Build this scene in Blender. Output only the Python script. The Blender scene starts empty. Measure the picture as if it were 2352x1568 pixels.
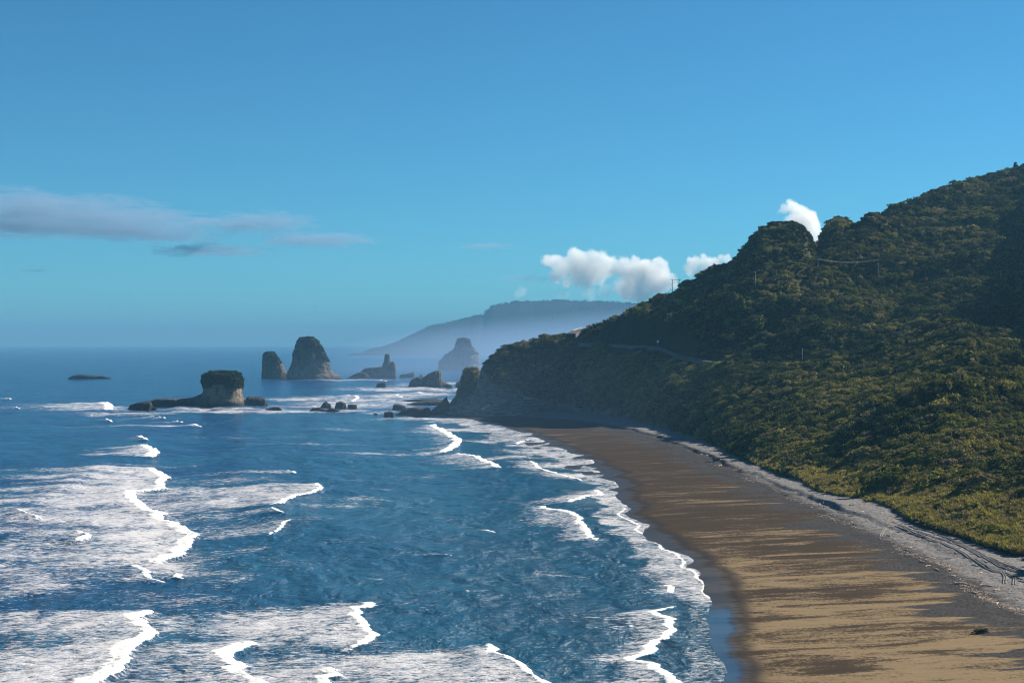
import bpy, math, random
import numpy as np
from mathutils import Vector, Matrix

R = math.radians
scene = bpy.context.scene
C = scene.collection
random.seed(7)
rng = np.random.default_rng(11)

# ------------------------------------------------------------------ camera, sky, sun, exposure
EYE = 50.0                      # lookout height above the sea, metres
FOC, CX, HY = 3231.0, 1176.0, 789.0   # survey units: the picture measured 2352 wide
cam_d = bpy.data.cameras.new('camera')
cam_d.sensor_width = 36.0
cam_d.lens = 36.0 * FOC / 2352.0
cam_d.clip_start, cam_d.clip_end = 1.0, 90000.0
cam = bpy.data.objects.new('camera', cam_d)
cam.location = (0, 0, EYE)
cam.rotation_euler = (R(90.0) + math.atan(5.0 / FOC), 0, 0)
C.objects.link(cam)
scene.camera = cam

SUN_AZ, SUN_EL = 62.0, 33.0     # azimuth to the right of the view, elevation
world = bpy.data.worlds.new('World')
scene.world = world
world.use_nodes = True
wn, wl = world.node_tree.nodes, world.node_tree.links
wn.clear()
sky = wn.new('ShaderNodeTexSky'); sky.sky_type = 'NISHITA'
sky.sun_disc = False
sky.sun_elevation = R(SUN_EL); sky.sun_rotation = R(SUN_AZ)
sky.altitude = 50; sky.air_density = 0.8; sky.dust_density = 0.0; sky.ozone_density = 1.5
hsv = wn.new('ShaderNodeMix'); hsv.data_type = 'RGBA'; hsv.blend_type = 'MULTIPLY'; hsv.inputs[0].default_value = 1.0
hsv.inputs[7].default_value = (0.225, 0.63, 0.79, 1.0)     # a clear maritime sky, bluer than the model's
bg = wn.new('ShaderNodeBackground'); bg.inputs['Strength'].default_value = 0.05
wo = wn.new('ShaderNodeOutputWorld')
wl.new(sky.outputs[0], hsv.inputs[6]); wl.new(hsv.outputs[2], bg.inputs[0]); wl.new(bg.outputs[0], wo.inputs[0])

sun_d = bpy.data.lights.new('sun', 'SUN'); sun_d.energy = 5.0; sun_d.angle = R(0.5); sun_d.color = (1.0, 0.90, 0.75)
sun = bpy.data.objects.new('sun', sun_d); C.objects.link(sun)
sdir = Vector((math.sin(R(SUN_AZ)) * math.cos(R(SUN_EL)), math.cos(R(SUN_AZ)) * math.cos(R(SUN_EL)), math.sin(R(SUN_EL))))
sun.rotation_euler = sdir.to_track_quat('Z', 'Y').to_euler()

vs = scene.view_settings
vs.view_transform = 'Standard'; vs.look = 'None'; vs.exposure = 1.45; vs.gamma = 1.0; vs.use_curve_mapping = False
scene.cycles.max_bounces = 6; scene.cycles.diffuse_bounces = 2; scene.cycles.glossy_bounces = 2
scene.cycles.transmission_bounces = 2; scene.cycles.volume_bounces = 2; scene.cycles.transparent_max_bounces = 6
scene.cycles.use_denoising = True
scene.cycles.filter_width = 1.1; scene.cycles.sample_clamp_direct = 6.0; scene.cycles.sample_clamp_indirect = 3.0
HAZE_D, HAZE_COL = 1.05e-4, (0.125, 0.31, 0.50)     # the air
SPRAY_ON, SPRAY_COL = True, (0.30, 0.46, 0.72)

# ------------------------------------------------------------------ helpers
def gp(px, py, z=0.0):
    """survey reading -> point on the level z"""
    Y = (EYE - z) * FOC / (py - HY)
    return ((px - CX) / FOC * Y, Y, z)

def sp(px, py, Y):
    """survey reading at a known distance"""
    return ((px - CX) / FOC * Y, Y, EYE - (py - HY) / FOC * Y)

T2 = np.random.default_rng(3).random((256, 256))
T3 = np.random.default_rng(4).random((64, 64, 64))

def vn2(x, y):
    x = np.asarray(x, float); y = np.asarray(y, float)
    xi = np.floor(x).astype(int); yi = np.floor(y).astype(int)
    fx = x - xi; fy = y - yi
    fx = fx * fx * fx * (fx * (fx * 6 - 15) + 10); fy = fy * fy * fy * (fy * (fy * 6 - 15) + 10)
    a = T2[xi & 255, yi & 255]; b = T2[(xi + 1) & 255, yi & 255]
    c = T2[xi & 255, (yi + 1) & 255]; d = T2[(xi + 1) & 255, (yi + 1) & 255]
    return (a * (1 - fx) + b * fx) * (1 - fy) + (c * (1 - fx) + d * fx) * fy

def fbm2(x, y, oct=4, gain=0.5, seed=0.0):
    """-1..1"""
    s, a, t = 0.0, 1.0, 0.0
    x = np.asarray(x, float) + seed * 17.3; y = np.asarray(y, float) + seed * 9.1
    for k in range(oct):
        s = s + a * (vn2(x, y) * 2 - 1); t += a
        ca, sa = 0.8, 0.6
        x, y = (x * ca - y * sa) * 2.03 + 5.7, (x * sa + y * ca) * 2.03 + 11.3
        a *= gain
    return s / t

def vn3(x, y, z):
    xi = np.floor(x).astype(int); yi = np.floor(y).astype(int); zi = np.floor(z).astype(int)
    fx = x - xi; fy = y - yi; fz = z - zi
    fx = fx * fx * (3 - 2 * fx); fy = fy * fy * (3 - 2 * fy); fz = fz * fz * (3 - 2 * fz)
    def t(i, j, k): return T3[(xi + i) & 63, (yi + j) & 63, (zi + k) & 63]
    a = t(0,0,0) * (1 - fx) + t(1,0,0) * fx; b = t(0,1,0) * (1 - fx) + t(1,1,0) * fx
    c = t(0,0,1) * (1 - fx) + t(1,0,1) * fx; d = t(0,1,1) * (1 - fx) + t(1,1,1) * fx
    return (a * (1 - fy) + b * fy) * (1 - fz) + (c * (1 - fy) + d * fy) * fz

def fbm3(p, scale, oct=4, gain=0.55, seed=0.0):
    x, y, z = p[..., 0] / scale + seed * 7.7, p[..., 1] / scale + seed * 3.1, p[..., 2] / scale + seed * 5.3
    s, a, t = 0.0, 1.0, 0.0
    for k in range(oct):
        s = s + a * (vn3(x, y, z) * 2 - 1); t += a
        x, y, z = x * 2.03 + 3.1, y * 2.03 + 7.9, z * 2.03 + 1.7
        a *= gain
    return s / t

def smooth01(x): x = np.clip(x, 0, 1); return x * x * (3 - 2 * x)

def gsm(a, s, axis):
    """gaussian smoothing along one axis, ends held"""
    r = int(3 * s) + 1
    k = np.exp(-0.5 * (np.arange(-r, r + 1) / s) ** 2); k /= k.sum()
    pad = [(0, 0)] * a.ndim; pad[axis] = (r, r)
    b = np.pad(a, pad, mode='reflect', reflect_type='odd')
    return np.apply_along_axis(lambda v: np.convolve(v, k, 'valid'), axis, b)

def raw_mesh(name, v, f, smooth=False, attrs=None):
    """numpy verts (n,3), faces (m,k) all of one size"""
    v = np.ascontiguousarray(v, np.float32); f = np.ascontiguousarray(f, np.int32)
    me = bpy.data.meshes.new(name)
    me.vertices.add(len(v)); me.vertices.foreach_set('co', v.ravel())
    if len(f):
        k = f.shape[1]
        me.loops.add(f.size); me.loops.foreach_set('vertex_index', f.ravel())
        me.polygons.add(len(f))
        me.polygons.foreach_set('loop_start', np.arange(0, f.size, k, dtype=np.int32))
        me.polygons.foreach_set('loop_total', np.full(len(f), k, np.int32))
        me.polygons.foreach_set('use_smooth', np.full(len(f), smooth, bool))
    for an, av in (attrs or {}).items():
        av = np.ascontiguousarray(av)
        if av.ndim == 2:
            a = me.attributes.new(an, 'FLOAT_VECTOR', 'POINT'); a.data.foreach_set('vector', av.astype(np.float32).ravel())
        elif av.dtype.kind == 'i':
            a = me.attributes.new(an, 'INT', 'POINT'); a.data.foreach_set('value', av.astype(np.int32))
        else:
            a = me.attributes.new(an, 'FLOAT', 'POINT'); a.data.foreach_set('value', av.astype(np.float32))
    me.update(); me.validate()
    return me

def outward(v, f):
    """faces of a closed shape turned to look outward"""
    v = np.asarray(v, float); f = np.asarray(f)
    c = v - v.mean(0); a, b, d = c[f[:, 0]], c[f[:, 1]], c[f[:, 2]]
    return f if (np.cross(b - a, d - a) * a).sum() > 0 else f[:, ::-1]

def link(name, me, mat=None, parent=None):
    if mat is not None:
        me.materials.clear(); me.materials.append(mat)
    o = bpy.data.objects.new(name, me); C.objects.link(o)
    if parent is not None: o.parent = parent
    return o

def tag(o, label, cat, group=None, kind=None):
    if label: o['label'] = label
    if cat: o['category'] = cat
    if group: o['group'] = group
    if kind: o['kind'] = kind
    return o

def setting(o, kind='structure', label=None):
    o['kind'] = kind
    if label: o['label'] = label
    return o

def empty(name, loc):
    o = bpy.data.objects.new(name, None); o.location = loc; C.objects.link(o); o.empty_display_size = 1.0
    return o

def grid_faces(nr, nc, wrap=False):
    i = np.arange(nr - 1)[:, None]; j = np.arange(nc if wrap else nc - 1)[None, :]
    j2 = (j + 1) % nc
    a = i * nc + j; b = i * nc + j2; c = (i + 1) * nc + j2; d = (i + 1) * nc + j
    return np.stack([a, b, c, d], -1).reshape(-1, 4)

class Nodes:
    """small wrapper for writing procedural materials"""
    def __init__(s, name):
        s.mat = bpy.data.materials.new(name); s.mat.use_nodes = True
        s.t = s.mat.node_tree; s.t.nodes.clear()
        s.out = s.t.nodes.new('ShaderNodeOutputMaterial')
    def n(s, typ, ins=None, **kw):
        nd = s.t.nodes.new('ShaderNode' + typ)
        for k, v in kw.items(): setattr(nd, k, v)
        for k, v in (ins or {}).items():
            sock = nd.inputs[k]
            if isinstance(v, bpy.types.NodeSocket): s.t.links.new(v, sock)
            else: sock.default_value = v
        return nd
    def m(s, op, a, b=0.0, c=0.0, clamp=False):
        return s.n('Math', {0: a, 1: b, 2: c}, operation=op, use_clamp=clamp).outputs[0]
    def attr(s, name, kind='GEOMETRY'):
        return s.n('Attribute', attribute_name=name, attribute_type=kind).outputs['Fac']
    def pos(s, scale=(1, 1, 1)):
        g = s.n('NewGeometry').outputs['Position']
        return s.n('VectorMath', {0: g, 1: scale}, operation='MULTIPLY').outputs[0]
    def noise(s, vec, scale, detail=4.0, rough=0.55, dist=0.0):
        return s.n('TexNoise', {'Vector': vec, 'Scale': scale, 'Detail': detail, 'Roughness': rough, 'Distortion': dist}).outputs['Fac']
    def ramp(s, x, lo, hi, a=0.0, b=1.0, smooth=True):
        nd = s.n('MapRange', {'Value': x, 'From Min': lo, 'From Max': hi, 'To Min': a, 'To Max': b})
        nd.interpolation_type = 'SMOOTHSTEP' if smooth else 'LINEAR'
        return nd.outputs[0]
    def mix(s, f, a, b):
        nd = s.n('Mix', data_type='RGBA')
        for k, v in ((0, f), (6, a), (7, b)):
            if isinstance(v, bpy.types.NodeSocket): s.t.links.new(v, nd.inputs[k])
            else: nd.inputs[k].default_value = v if k == 0 else (tuple(v) + (1.0,) if len(v) == 3 else v)
        return nd.outputs[2]
    def bump(s, h, strength, dist=1.0):
        return s.n('Bump', {'Height': h, 'Strength': strength, 'Distance': dist}).outputs[0]
    def bsdf(s, col, rough=0.8, normal=None, spec=0.3, **kw):
        ins = {'Base Color': (tuple(col) + (1.0,)) if isinstance(col, tuple) else col, 'Roughness': rough, 'Specular IOR Level': spec}
        if normal is not None: ins['Normal'] = normal
        ins.update(kw)
        return s.n('BsdfPrincipled', ins).outputs[0]
    def done(s, surf=None, vol=None):
        if surf is not None: s.t.links.new(surf, s.out.inputs['Surface'])
        if vol is not None: s.t.links.new(vol, s.out.inputs['Volume'])
        return s.mat

# ------------------------------------------------------------------ materials
def mat_sea():
    n = Nodes('sea_water')
    p = n.pos()
    foam, core, sh = n.attr('foam'), n.attr('core'), n.attr('shallow')
    swirl = n.noise(n.pos((0.34, 0.62, 0.5)), 1.0, 7.0, 0.68, 0.6)
    big = n.noise(n.pos((0.045, 0.06, 0.05)), 1.0, 4.0, 0.6)
    fine = n.noise(n.pos((0.95, 1.7, 1.0)), 1.0, 4.0, 0.75, 0.3)
    t = n.m('ADD', foam, n.m('ADD', n.m('MULTIPLY', n.m('SUBTRACT', swirl, 0.5), 1.7), n.m('ADD', n.m('MULTIPLY', n.m('SUBTRACT', fine, 0.5), 1.6), n.m('MULTIPLY', n.m('SUBTRACT', big, 0.5), 0.7))))
    lat = n.m('MULTIPLY', n.ramp(t, 0.47, 0.95, 0.0, 0.9, False), n.ramp(foam, 0.02, 0.2))
    cn = n.m('ADD', n.m('ADD', core, n.m('MULTIPLY', n.m('SUBTRACT', swirl, 0.5), 1.3)), n.m('MULTIPLY', n.m('SUBTRACT', fine, 0.5), 0.8))
    solid = n.ramp(cn, 0.38, 0.72)
    f = n.m('MAXIMUM', lat, solid)
    chop = n.noise(n.pos((0.30, 0.55, 0.5)), 1.0, 6.0, 0.66, 0.3)
    rip = n.noise(n.pos((2.0, 1.5, 1.5)), 1.0, 3.0, 0.6)
    seaway = n.noise(n.pos((0.14, 0.08, 0.1)), 1.0, 4.0, 0.6, 0.4)
    roll = n.noise(n.pos((0.040, 0.022, 0.03)), 1.0, 3.0, 0.6, 0.5)
    h = n.m('ADD', n.m('ADD', n.m('MULTIPLY', roll, 9.0), n.m('MULTIPLY', seaway, 5.0)), n.m('ADD', n.m('MULTIPLY', chop, 1.9), n.m('MULTIPLY', rip, 0.25)))
    nb = n.bump(h, 0.8, 1.0)
    hue = n.noise(n.pos((0.012, 0.016, 0.01)), 1.0, 3.0, 0.5)
    deep = n.mix(n.ramp(hue, 0.35, 0.65), (0.003, 0.028, 0.100), (0.004, 0.048, 0.114))
    col = n.mix(sh, deep, (0.008, 0.058, 0.110))
    water = n.bsdf(col, 0.2, nb, 0.28, IOR=1.33)
    fb = n.bump(n.m('ADD', swirl, n.m('MULTIPLY', rip, 0.3)), 0.8, 0.6)
    fo = n.bsdf(n.mix(solid, (0.46, 0.46, 0.49), (0.68, 0.68, 0.67)), 0.9, fb, 0.05)
    mx = n.n('MixShader', {0: f, 1: water, 2: fo}).outputs[0]
    return n.done(mx)

def mat_beach():
    n = Nodes('beach_sand')
    sh, fr, gx = n.attr('shore'), n.attr('frac'), n.attr('gravel')
    streak = n.noise(n.pos((0.022, 0.10, 0.1)), 1.0, 6.0, 0.62, 0.9)
    fine = n.noise(n.pos((0.11, 0.42, 0.3)), 1.0, 7.0, 0.72, 0.5)
    peb = n.noise(n.pos((1.5, 1.1, 1.3)), 1.0, 5.0, 0.8)
    peb2 = n.noise(n.pos((5.5, 4.5, 5.0)), 1.0, 2.0, 0.7)
    s = n.m('ADD', n.m('MULTIPLY', streak, 0.75), n.m('MULTIPLY', fine, 0.4))
    sand = n.mix(n.noise(n.pos((0.3, 0.6, 0.4)), 1.0, 4.0, 0.6), (0.122, 0.089, 0.050), (0.185, 0.140, 0.086))
    dark = n.mix(peb, (0.013, 0.009, 0.006), (0.052, 0.038, 0.027))
    far = n.attr('farness')
    sand = n.mix(n.m('MULTIPLY', far, 0.75), sand, (0.072, 0.062, 0.054))
    c1 = n.mix(n.ramp(n.m('ADD', s, n.m('ADD', n.m('MULTIPLY', n.attr('farther'), 0.12), n.m('MULTIPLY', n.m('SUBTRACT', peb, 0.5), 0.42))), 0.53, 0.66), sand, dark)
    spk = n.ramp(n.m('ADD', peb, n.m('MULTIPLY', peb2, 0.6)), 0.98, 1.06)
    c1 = n.mix(n.m('MULTIPLY', spk, 0.7), c1, (0.025, 0.02, 0.018))
    grav = n.mix(n.ramp(n.m('ADD', n.m('MULTIPLY', peb, 0.6), n.m('MULTIPLY', peb2, 0.5)), 0.44, 0.66), (0.006, 0.006, 0.007), (0.060, 0.058, 0.060))
    gsh = n.ramp(n.noise(n.pos((0.05, 0.12, 0.1)), 1.0, 4.0, 0.6), 0.35, 0.65)
    grav = n.mix(n.m('MULTIPLY', gsh, 0.45), grav, (0.03, 0.03, 0.034))
    berm = n.mix(n.ramp(n.m('ADD', n.m('MULTIPLY', peb, 0.6), n.m('MULTIPLY', peb2, 0.5)), 0.40, 0.72), (0.03, 0.03, 0.032), (0.24, 0.235, 0.24))
    c2 = n.mix(n.ramp(n.m('ADD', gx, n.m('MULTIPLY', n.m('SUBTRACT', fine, 0.5), 9.0)), 11.0, 17.0), grav, berm)
    fing = n.noise(n.pos((0.018, 0.11, 0.1)), 1.0, 4.0, 0.55, 0.2)
    g = n.m('ADD', gx, n.m('ADD', n.m('MULTIPLY', n.m('SUBTRACT', fing, 0.5), 60.0), n.m('MULTIPLY', n.m('SUBTRACT', fine, 0.5), 8.0)))
    col = n.mix(n.ramp(g, -1.0, 1.6), c1, c2)
    wetn = n.m('ADD', sh, n.m('MULTIPLY', n.m('SUBTRACT', s, 0.55), 14.0))
    wet = n.ramp(n.m('ADD', wetn, n.m('MULTIPLY', n.m('SUBTRACT', peb, 0.5), 4.0)), 5.2, 8.2, 1.0, 0.0)
    col = n.mix(n.m('MULTIPLY', wet, n.ramp(peb, 0.3, 0.6, 0.95, 0.8)), col, (0.016, 0.016, 0.019))
    gloss = n.m('MULTIPLY', n.attr('sheen'), n.ramp(n.m('ADD', sh, n.m('MULTIPLY', n.m('SUBTRACT', s, 0.55), 8.0)), 2.0, 6.0, 1.0, 0.0))
    rough = n.ramp(gloss, 0.0, 1.0, 0.85, 0.12)
    h = n.m('ADD', n.m('MULTIPLY', peb, 0.5), n.m('MULTIPLY', peb2, 0.25))
    st = n.m('MULTIPLY', n.ramp(g, -3.0, 3.0, 0.12, 0.5), n.ramp(gloss, 0.0, 1.0, 1.0, 0.1))
    nb = n.bump(h, st, 0.5)
    spec = n.ramp(gloss, 0.0, 1.0, 0.03, 0.4)
    return n.done(n.bsdf(col, rough, nb, spec))

def mat_land():
    n = Nodes('hill_soil')
    rk = n.attr('rock')
    a = n.noise(n.pos((0.25, 0.25, 0.25)), 1.0, 6.0, 0.65)
    soil = n.mix(a, (0.012, 0.016, 0.008), (0.045, 0.048, 0.02))
    mp = n.n('Mapping', {'Vector': n.pos(), 'Rotation': (0.0, 0.75, 0.2), 'Scale': (0.09, 0.05, 0.42)}).outputs[0]
    st = n.noise(mp, 1.0, 6.0, 0.7, 1.6)
    rock = n.mix(n.ramp(st, 0.32, 0.68), (0.06, 0.052, 0.045), (0.22, 0.19, 0.155))
    f = n.ramp(n.m('ADD', rk, n.m('MULTIPLY', n.m('SUBTRACT', a, 0.5), 0.7)), 0.40, 0.6)
    col = n.mix(f, soil, rock)
    nb = n.bump(n.m('ADD', st, a), 0.8, 1.6)
    return n.done(n.bsdf(col, 0.95, nb, 0.1))

def mat_leaf(name='scrub_leaf', src='INSTANCER'):
    n = Nodes(name)
    t = n.attr('tint', src)
    rnd = n.n('ObjectInfo').outputs['Random']
    e = n.n('ValToRGB', {0: t})
    cr = e.color_ramp
    cr.elements[0].position = 0.0; cr.elements[0].color = (0.020, 0.032, 0.012, 1)
    cr.elements[1].position = 1.0; cr.elements[1].color = (0.36, 0.31, 0.07, 1)
    for q, c in ((0.3, (0.044, 0.056, 0.015)), (0.55, (0.135, 0.142, 0.030)), (0.75, (0.255, 0.230, 0.050)), (0.88, (0.24, 0.19, 0.12))):
        el = cr.elements.new(q); el.color = c + (1,)
    lv = n.noise(n.pos(), 1.7, 2.0, 0.6)
    col = n.mix(n.ramp(lv, 0.3, 0.7, 0.0, 0.55), e.outputs[0], (0.030, 0.040, 0.016))
    d = n.bsdf(col, 0.9, None, 0.04)
    tr = n.n('BsdfTranslucent', {'Color': col}).outputs[0]
    return n.done(n.n('MixShader', {0: 0.22, 1: d, 2: tr}).outputs[0])

def mat_rock(name, lo, hi, sc=0.35, wet=True):
    n = Nodes(name)
    a = n.noise(n.pos((sc, sc, sc * 0.7)), 1.0, 8.0, 0.72, 0.8)
    b = n.noise(n.pos((sc * 0.3, sc * 0.3, sc * 0.2)), 1.0, 3.0, 0.5)
    col = n.mix(n.ramp(n.m('ADD', n.m('MULTIPLY', a, 0.6), n.m('MULTIPLY', b, 0.4)), 0.36, 0.64), lo, hi)
    z = n.n('SeparateXYZ', {0: n.n('NewGeometry').outputs['Position']}).outputs[2]
    if wet:   # the splash zone is dark with weed and water
        col = n.mix(n.ramp(n.m('ADD', z, n.m('MULTIPLY', a, 4.0)), 3.0, 7.0, 0.9, 0.0), col, (0.016, 0.015, 0.016))
    return n.done(n.bsdf(col, 0.85, n.bump(a, 1.0, 3.0), 0.15))

def mat_plain(name, col, rough=0.8, sc=1.0, var=0.35, spec=0.25):
    n = Nodes(name)
    a = n.noise(n.pos(), sc, 4.0, 0.6)
    lo = tuple(c * (1 - var) for c in col); hi = tuple(min(1, c * (1 + var)) for c in col)
    return n.done(n.bsdf(n.mix(a, lo, hi), rough, n.bump(a, 0.3, 0.1), spec))

M_SEA, M_BEACH, M_LAND = mat_sea(), mat_beach(), mat_land()
M_LEAF = mat_leaf()
M_LEAF_OBJ = mat_leaf('shrub_leaf', 'OBJECT')
M_STACK = mat_rock('stack_rock', (0.012, 0.011, 0.010), (0.125, 0.105, 0.08))
M_PALE = mat_rock('pale_rock', (0.045, 0.040, 0.032), (0.25, 0.21, 0.15))
M_REEF = mat_rock('reef_rock', (0.012, 0.012, 0.013), (0.045, 0.04, 0.038), 0.6, False)
M_WOOD = mat_plain('driftwood', (0.46, 0.35, 0.27), 0.85, 3.0)
M_POLE = mat_plain('pole_timber', (0.40, 0.38, 0.36), 0.85, 2.0)
M_DARKWOOD = mat_plain('weathered_branch', (0.03, 0.026, 0.022), 0.9, 3.0)
M_WIRE = mat_plain('wire_metal', (0.10, 0.10, 0.11), 0.6, 1.0)
M_ROAD = mat_plain('road_asphalt', (0.095, 0.095, 0.10), 0.85, 0.6)
M_WHITE = mat_plain('white_paint', (0.75, 0.75, 0.73), 0.6, 1.0, 0.06)
M_TRUNK = mat_plain('tree_trunk', (0.13, 0.11, 0.09), 0.9, 2.0)

# ------------------------------------------------------------------ shore and hill-foot lines (metres, as seen from above)
SH = np.array([gp(*q) for q in [(1660,1640),(1648,1568),(1642,1500),(1632,1440),(1640,1385),(1636,1355),(1592,1300),(1540,1262),
     (1482,1225),(1445,1190),(1425,1160),(1430,1130),(1412,1108),(1385,1075),(1335,1045),(1275,1020),(1240,1004),(1185,987),(1130,971),(1060,960),(1000,953)]])
SHX = np.concatenate([[30, 28], SH[:, 0]]); SHY = np.concatenate([[60, 150], SH[:, 1]])
def shore_x(Y):
    Y = np.asarray(Y, float)
    x = np.interp(Y, SHY, SHX)
    lobes = 3.4 * np.abs(np.sin(Y / 11.0 + 1.6 * fbm2(Y / 30.0, Y * 0, 2, seed=2))) - 2.0 + 3.0 * fbm2(Y / 16.0, Y * 0, 3, seed=3)
    return x + lobes * np.clip((Y - 120) / 80, 0, 1) * np.clip(Y / 500, 0.5, 1.3)

GRAV = np.array([(60,73),(200,75),(252,77),(293,79),(336,78),(403,75),(488,73),(596,69),(700,62),(780,50),(860,30),(1010,-40)])

# ------------------------------------------------------------------ hillside: surveyed crest lines, then one terrain sheet
def table(rows, px, col):
    a = np.array(rows, float)
    return np.interp(px, a[:, 0], a[:, col])

def ext(X, z, Yoff=0.0):
    """the line carried on past the frame at a constant distance inland"""
    out = []
    for px in (2700, 3200, 3900, 5300):
        Y = X * FOC / (px - CX)
        out.append((px, HY - (z - EYE) / Y * FOC, Y + Yoff))
    return out

FOOT = [(985,950,0),(1100,957,0),(1200,955,0),(1280,950,0),(1350,955,0),(1430,962,0),(1490,975,0),(1550,990,0),(1620,1012,0),(1690,1045,0),
        (1750,1075,0),(1830,1098,0),(1880,1130,0),(1950,1145,0),(2040,1165,0),(2090,1195,0),(2180,1222,0),(2270,1255,0),(2352,1276,0)]
FOOTZ = [(985,-0.6),(1100,0.6),(1200,2.0),(1300,3.0),(1500,3.6),(2352,4.4),(6000,4.4)]
K05 = [(985,949.6,1008),(1100,951,915),(1200,948,946),(1280,944,975),(1350,948,935),(1430,955,880),(1490,968,805),(1550,981,752),(1620,1003,665),(1690,1037,588),(1750,1062,535),(1830,1082,490),
       (1900,1096,470),(1950,1113,440),(2050,1148,398),(2150,1172,375),(2250,1190,360),(2352,1203,348)] + ext(128, 6)
K1 = [(985,949.3,1009),(1000,947,1007),(1045,932,990),(1088,917,975),(1106,905,966),(1200,898,968),(1300,884,960),(1400,866,905),(1500,850,855),(1600,842,822),(1667,829,802),
      (1750,828,780),(1843,824,772),(1952,805,775),(2067,765,772),(2120,747,758),(2180,729,745),(2215,730,738),(2260,747,722),(2352,782,700)] + ext(256, 51)
K2 = [(985,948.9,1010),(1000,945.5,1009),(1045,929,995),(1088,911,982),(1106,872,976),(1200,842,983),(1300,818,975),(1400,795,938),(1460,796,905),(1520,797,882),(1580,815,850),(1650,834,814),
      (1740,842,797),(1843,838,793),(1950,822,802),(2067,795,805),(2180,786,790),(2260,798,775),(2352,818,755)] + ext(276, 49)
K3 = [(985,948.5,1011),(1000,944.6,1011),(1045,926,1000),(1088,905,992),(1098,888,990),(1106,852,989),(1132,822,992),(1200,799,998),(1250,791,995),(1310,786,988),(1340,782,982),(1400,757,958),
      (1450,737,932),(1500,722,908),(1553,714,892),(1613,707,882),(1680,678,878),(1736,650,882),(1800,617,892),(1880,604,908),(1940,560,945),(1975,530,980),(1996,514,1000),(2060,481,1075),(2100,467,1115),
      (2150,448,1155),(2220,424,1200),(2280,412,1230),(2352,398,1250)] + ext(455, 203)
K4 = [(985,948.2,1013),(1000,944,1013),(1045,923,1006),(1088,902,1000),(1097,880,999),(1104,848,999),(1112,834,1001),(1132,812,1006),(1160,798,1010),(1200,789,1012),(1250,779,1012),(1310,767,1006),
      (1345,760,1002),(1380,746,995),(1420,738,980),(1450,717,968),(1500,693,952),(1553,670,942),(1600,645,938),(1640,617,938),(1686,592,940),(1708,566,941),(1728,537,942),(1750,515,943),(1790,502,944),
      (1832,504,944),(1856,524,944),(1866,546,946),(1872,590,956),(1878,580,1060),(1888,536,1078),(1904,505,1080),(1924,493,1082),(1944,498,1084),(1960,511,1088),(1972,521,1092),(1990,522,1105),(2060,502,1250),(2150,468,1380),(2352,410,1450)] + ext(600, 200)

colpx = np.concatenate([np.arange(985, 2460, 3.0), np.arange(2460, 5300, 24.0)])
NCOL = len(colpx)
def line(tab):
    py, Y = table(tab, colpx, 1), table(tab, colpx, 2)
    z = EYE - (py - HY) / FOC * Y
    m = colpx > 1120
    Ys, zs = gsm(Y, 3.0, 0), gsm(z, 1.0, 0)
    return np.where(m, Ys, Y), np.where(m, zs, z)
fz = np.interp(colpx, [q[0] for q in FOOTZ], [q[1] for q in FOOTZ])
fpy = table(FOOT, colpx, 1)
fY = (EYE - fz) * FOC / (fpy - HY)
out = colpx > 2352
fY[out] = 112 * FOC / (colpx[out] - CX)
fY = np.where(colpx > 1000, gsm(fY, 2.0, 0), fY)
lines = [(fY, fz)] + [line(k) for k in (K05, K1, K2, K3, K4)]
Y4, z4 = lines[-1]
head = smooth01((colpx - 1300) / 300.0)
lines.append((Y4 + 90 + 60 * head, z4 * (0.35 + 0.5 * head) - 12 * (1 - head)))
lines.append((Y4 + 180 + 220 * head, np.where(head < 0.9, -6.0, z4 * 0.45)))
for i in range(1, len(lines)):   # keep every line beyond the one before it
    lines[i] = (np.maximum(lines[i][0], lines[i - 1][0] + 1.0), lines[i][1])
counts = [22, 96, 36, 110, 60, 14, 10]
LY, LZ = [], []
for i, c in enumerate(counts):
    t = np.arange(c) / c
    LY.append(lines[i][0][None] * (1 - t[:, None]) + lines[i + 1][0][None] * t[:, None])
    LZ.append(lines[i][1][None] * (1 - t[:, None]) + lines[i + 1][1][None] * t[:, None])
LY.append(lines[-1][0][None]); LZ.append(lines[-1][1][None])
LY, LZ = np.concatenate(LY), np.concatenate(LZ)
NROW = LY.shape[0]
LYs, LZs = gsm(LY, 3.5, 0), gsm(LZ, 3.5, 0)
LY, LZ = LYs, LZs
LX = (colpx[None] - CX) / FOC * LY
rowi = np.arange(NROW)[:, None] * np.ones((1, NCOL))
fromfoot = np.clip((rowi - 14) / 40.0, 0, 1)
hdmask = smooth01((colpx[None] - 1110) / 60.0)
# gullies run down the fall line (mostly across the coast), spurs between them
calm = np.exp(-((rowi - 132) / 24.0) ** 4) * ((colpx[None] > 1380) & (colpx[None] < 1680))   # the road bench
along = LY * 0.93 - LX * 0.36
gul = np.abs(fbm2(along / 58.0, LX / 240.0 + LZ / 180.0, 4, seed=5))
gul2 = np.abs(fbm2(along / 17.0 + 0.4 * fbm2(LX / 40, LY / 40, 2), LX / 120.0, 3, seed=6))
dz = (gul * 25.0 - 7.5 + gul2 * 7.0 - 2.2) * fromfoot * hdmask * (1 - calm)
dz *= np.where(rowi < 140, 0.6, 1.0)
dz *= 1.0 - 0.8 * smooth01((rowi - 262) / 45.0)
dz += fbm2(LX / 9.0, LY / 9.0, 3, seed=8) * 0.7 * fromfoot
LZ = LZ + dz
rlim = np.interp(colpx, [985, 1098, 1125, 1250, 1400, 1510, 1570], [99, 45, 24, 13, 8, 4, -8])[None]
rock = smooth01((rlim + 5.0 * fbm2(LX / 12, LY / 12 + LZ / 10, 4, seed=9) - LZ) / 4.0)
crag = (np.abs(fbm2((LX + LZ * 1.2) / 7.0, LZ / 16.0, 4, seed=12)) - 0.2) * 6.0
LY = LY + crag * rock * np.clip(rowi / 10.0, 0, 1) * hdmask
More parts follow.
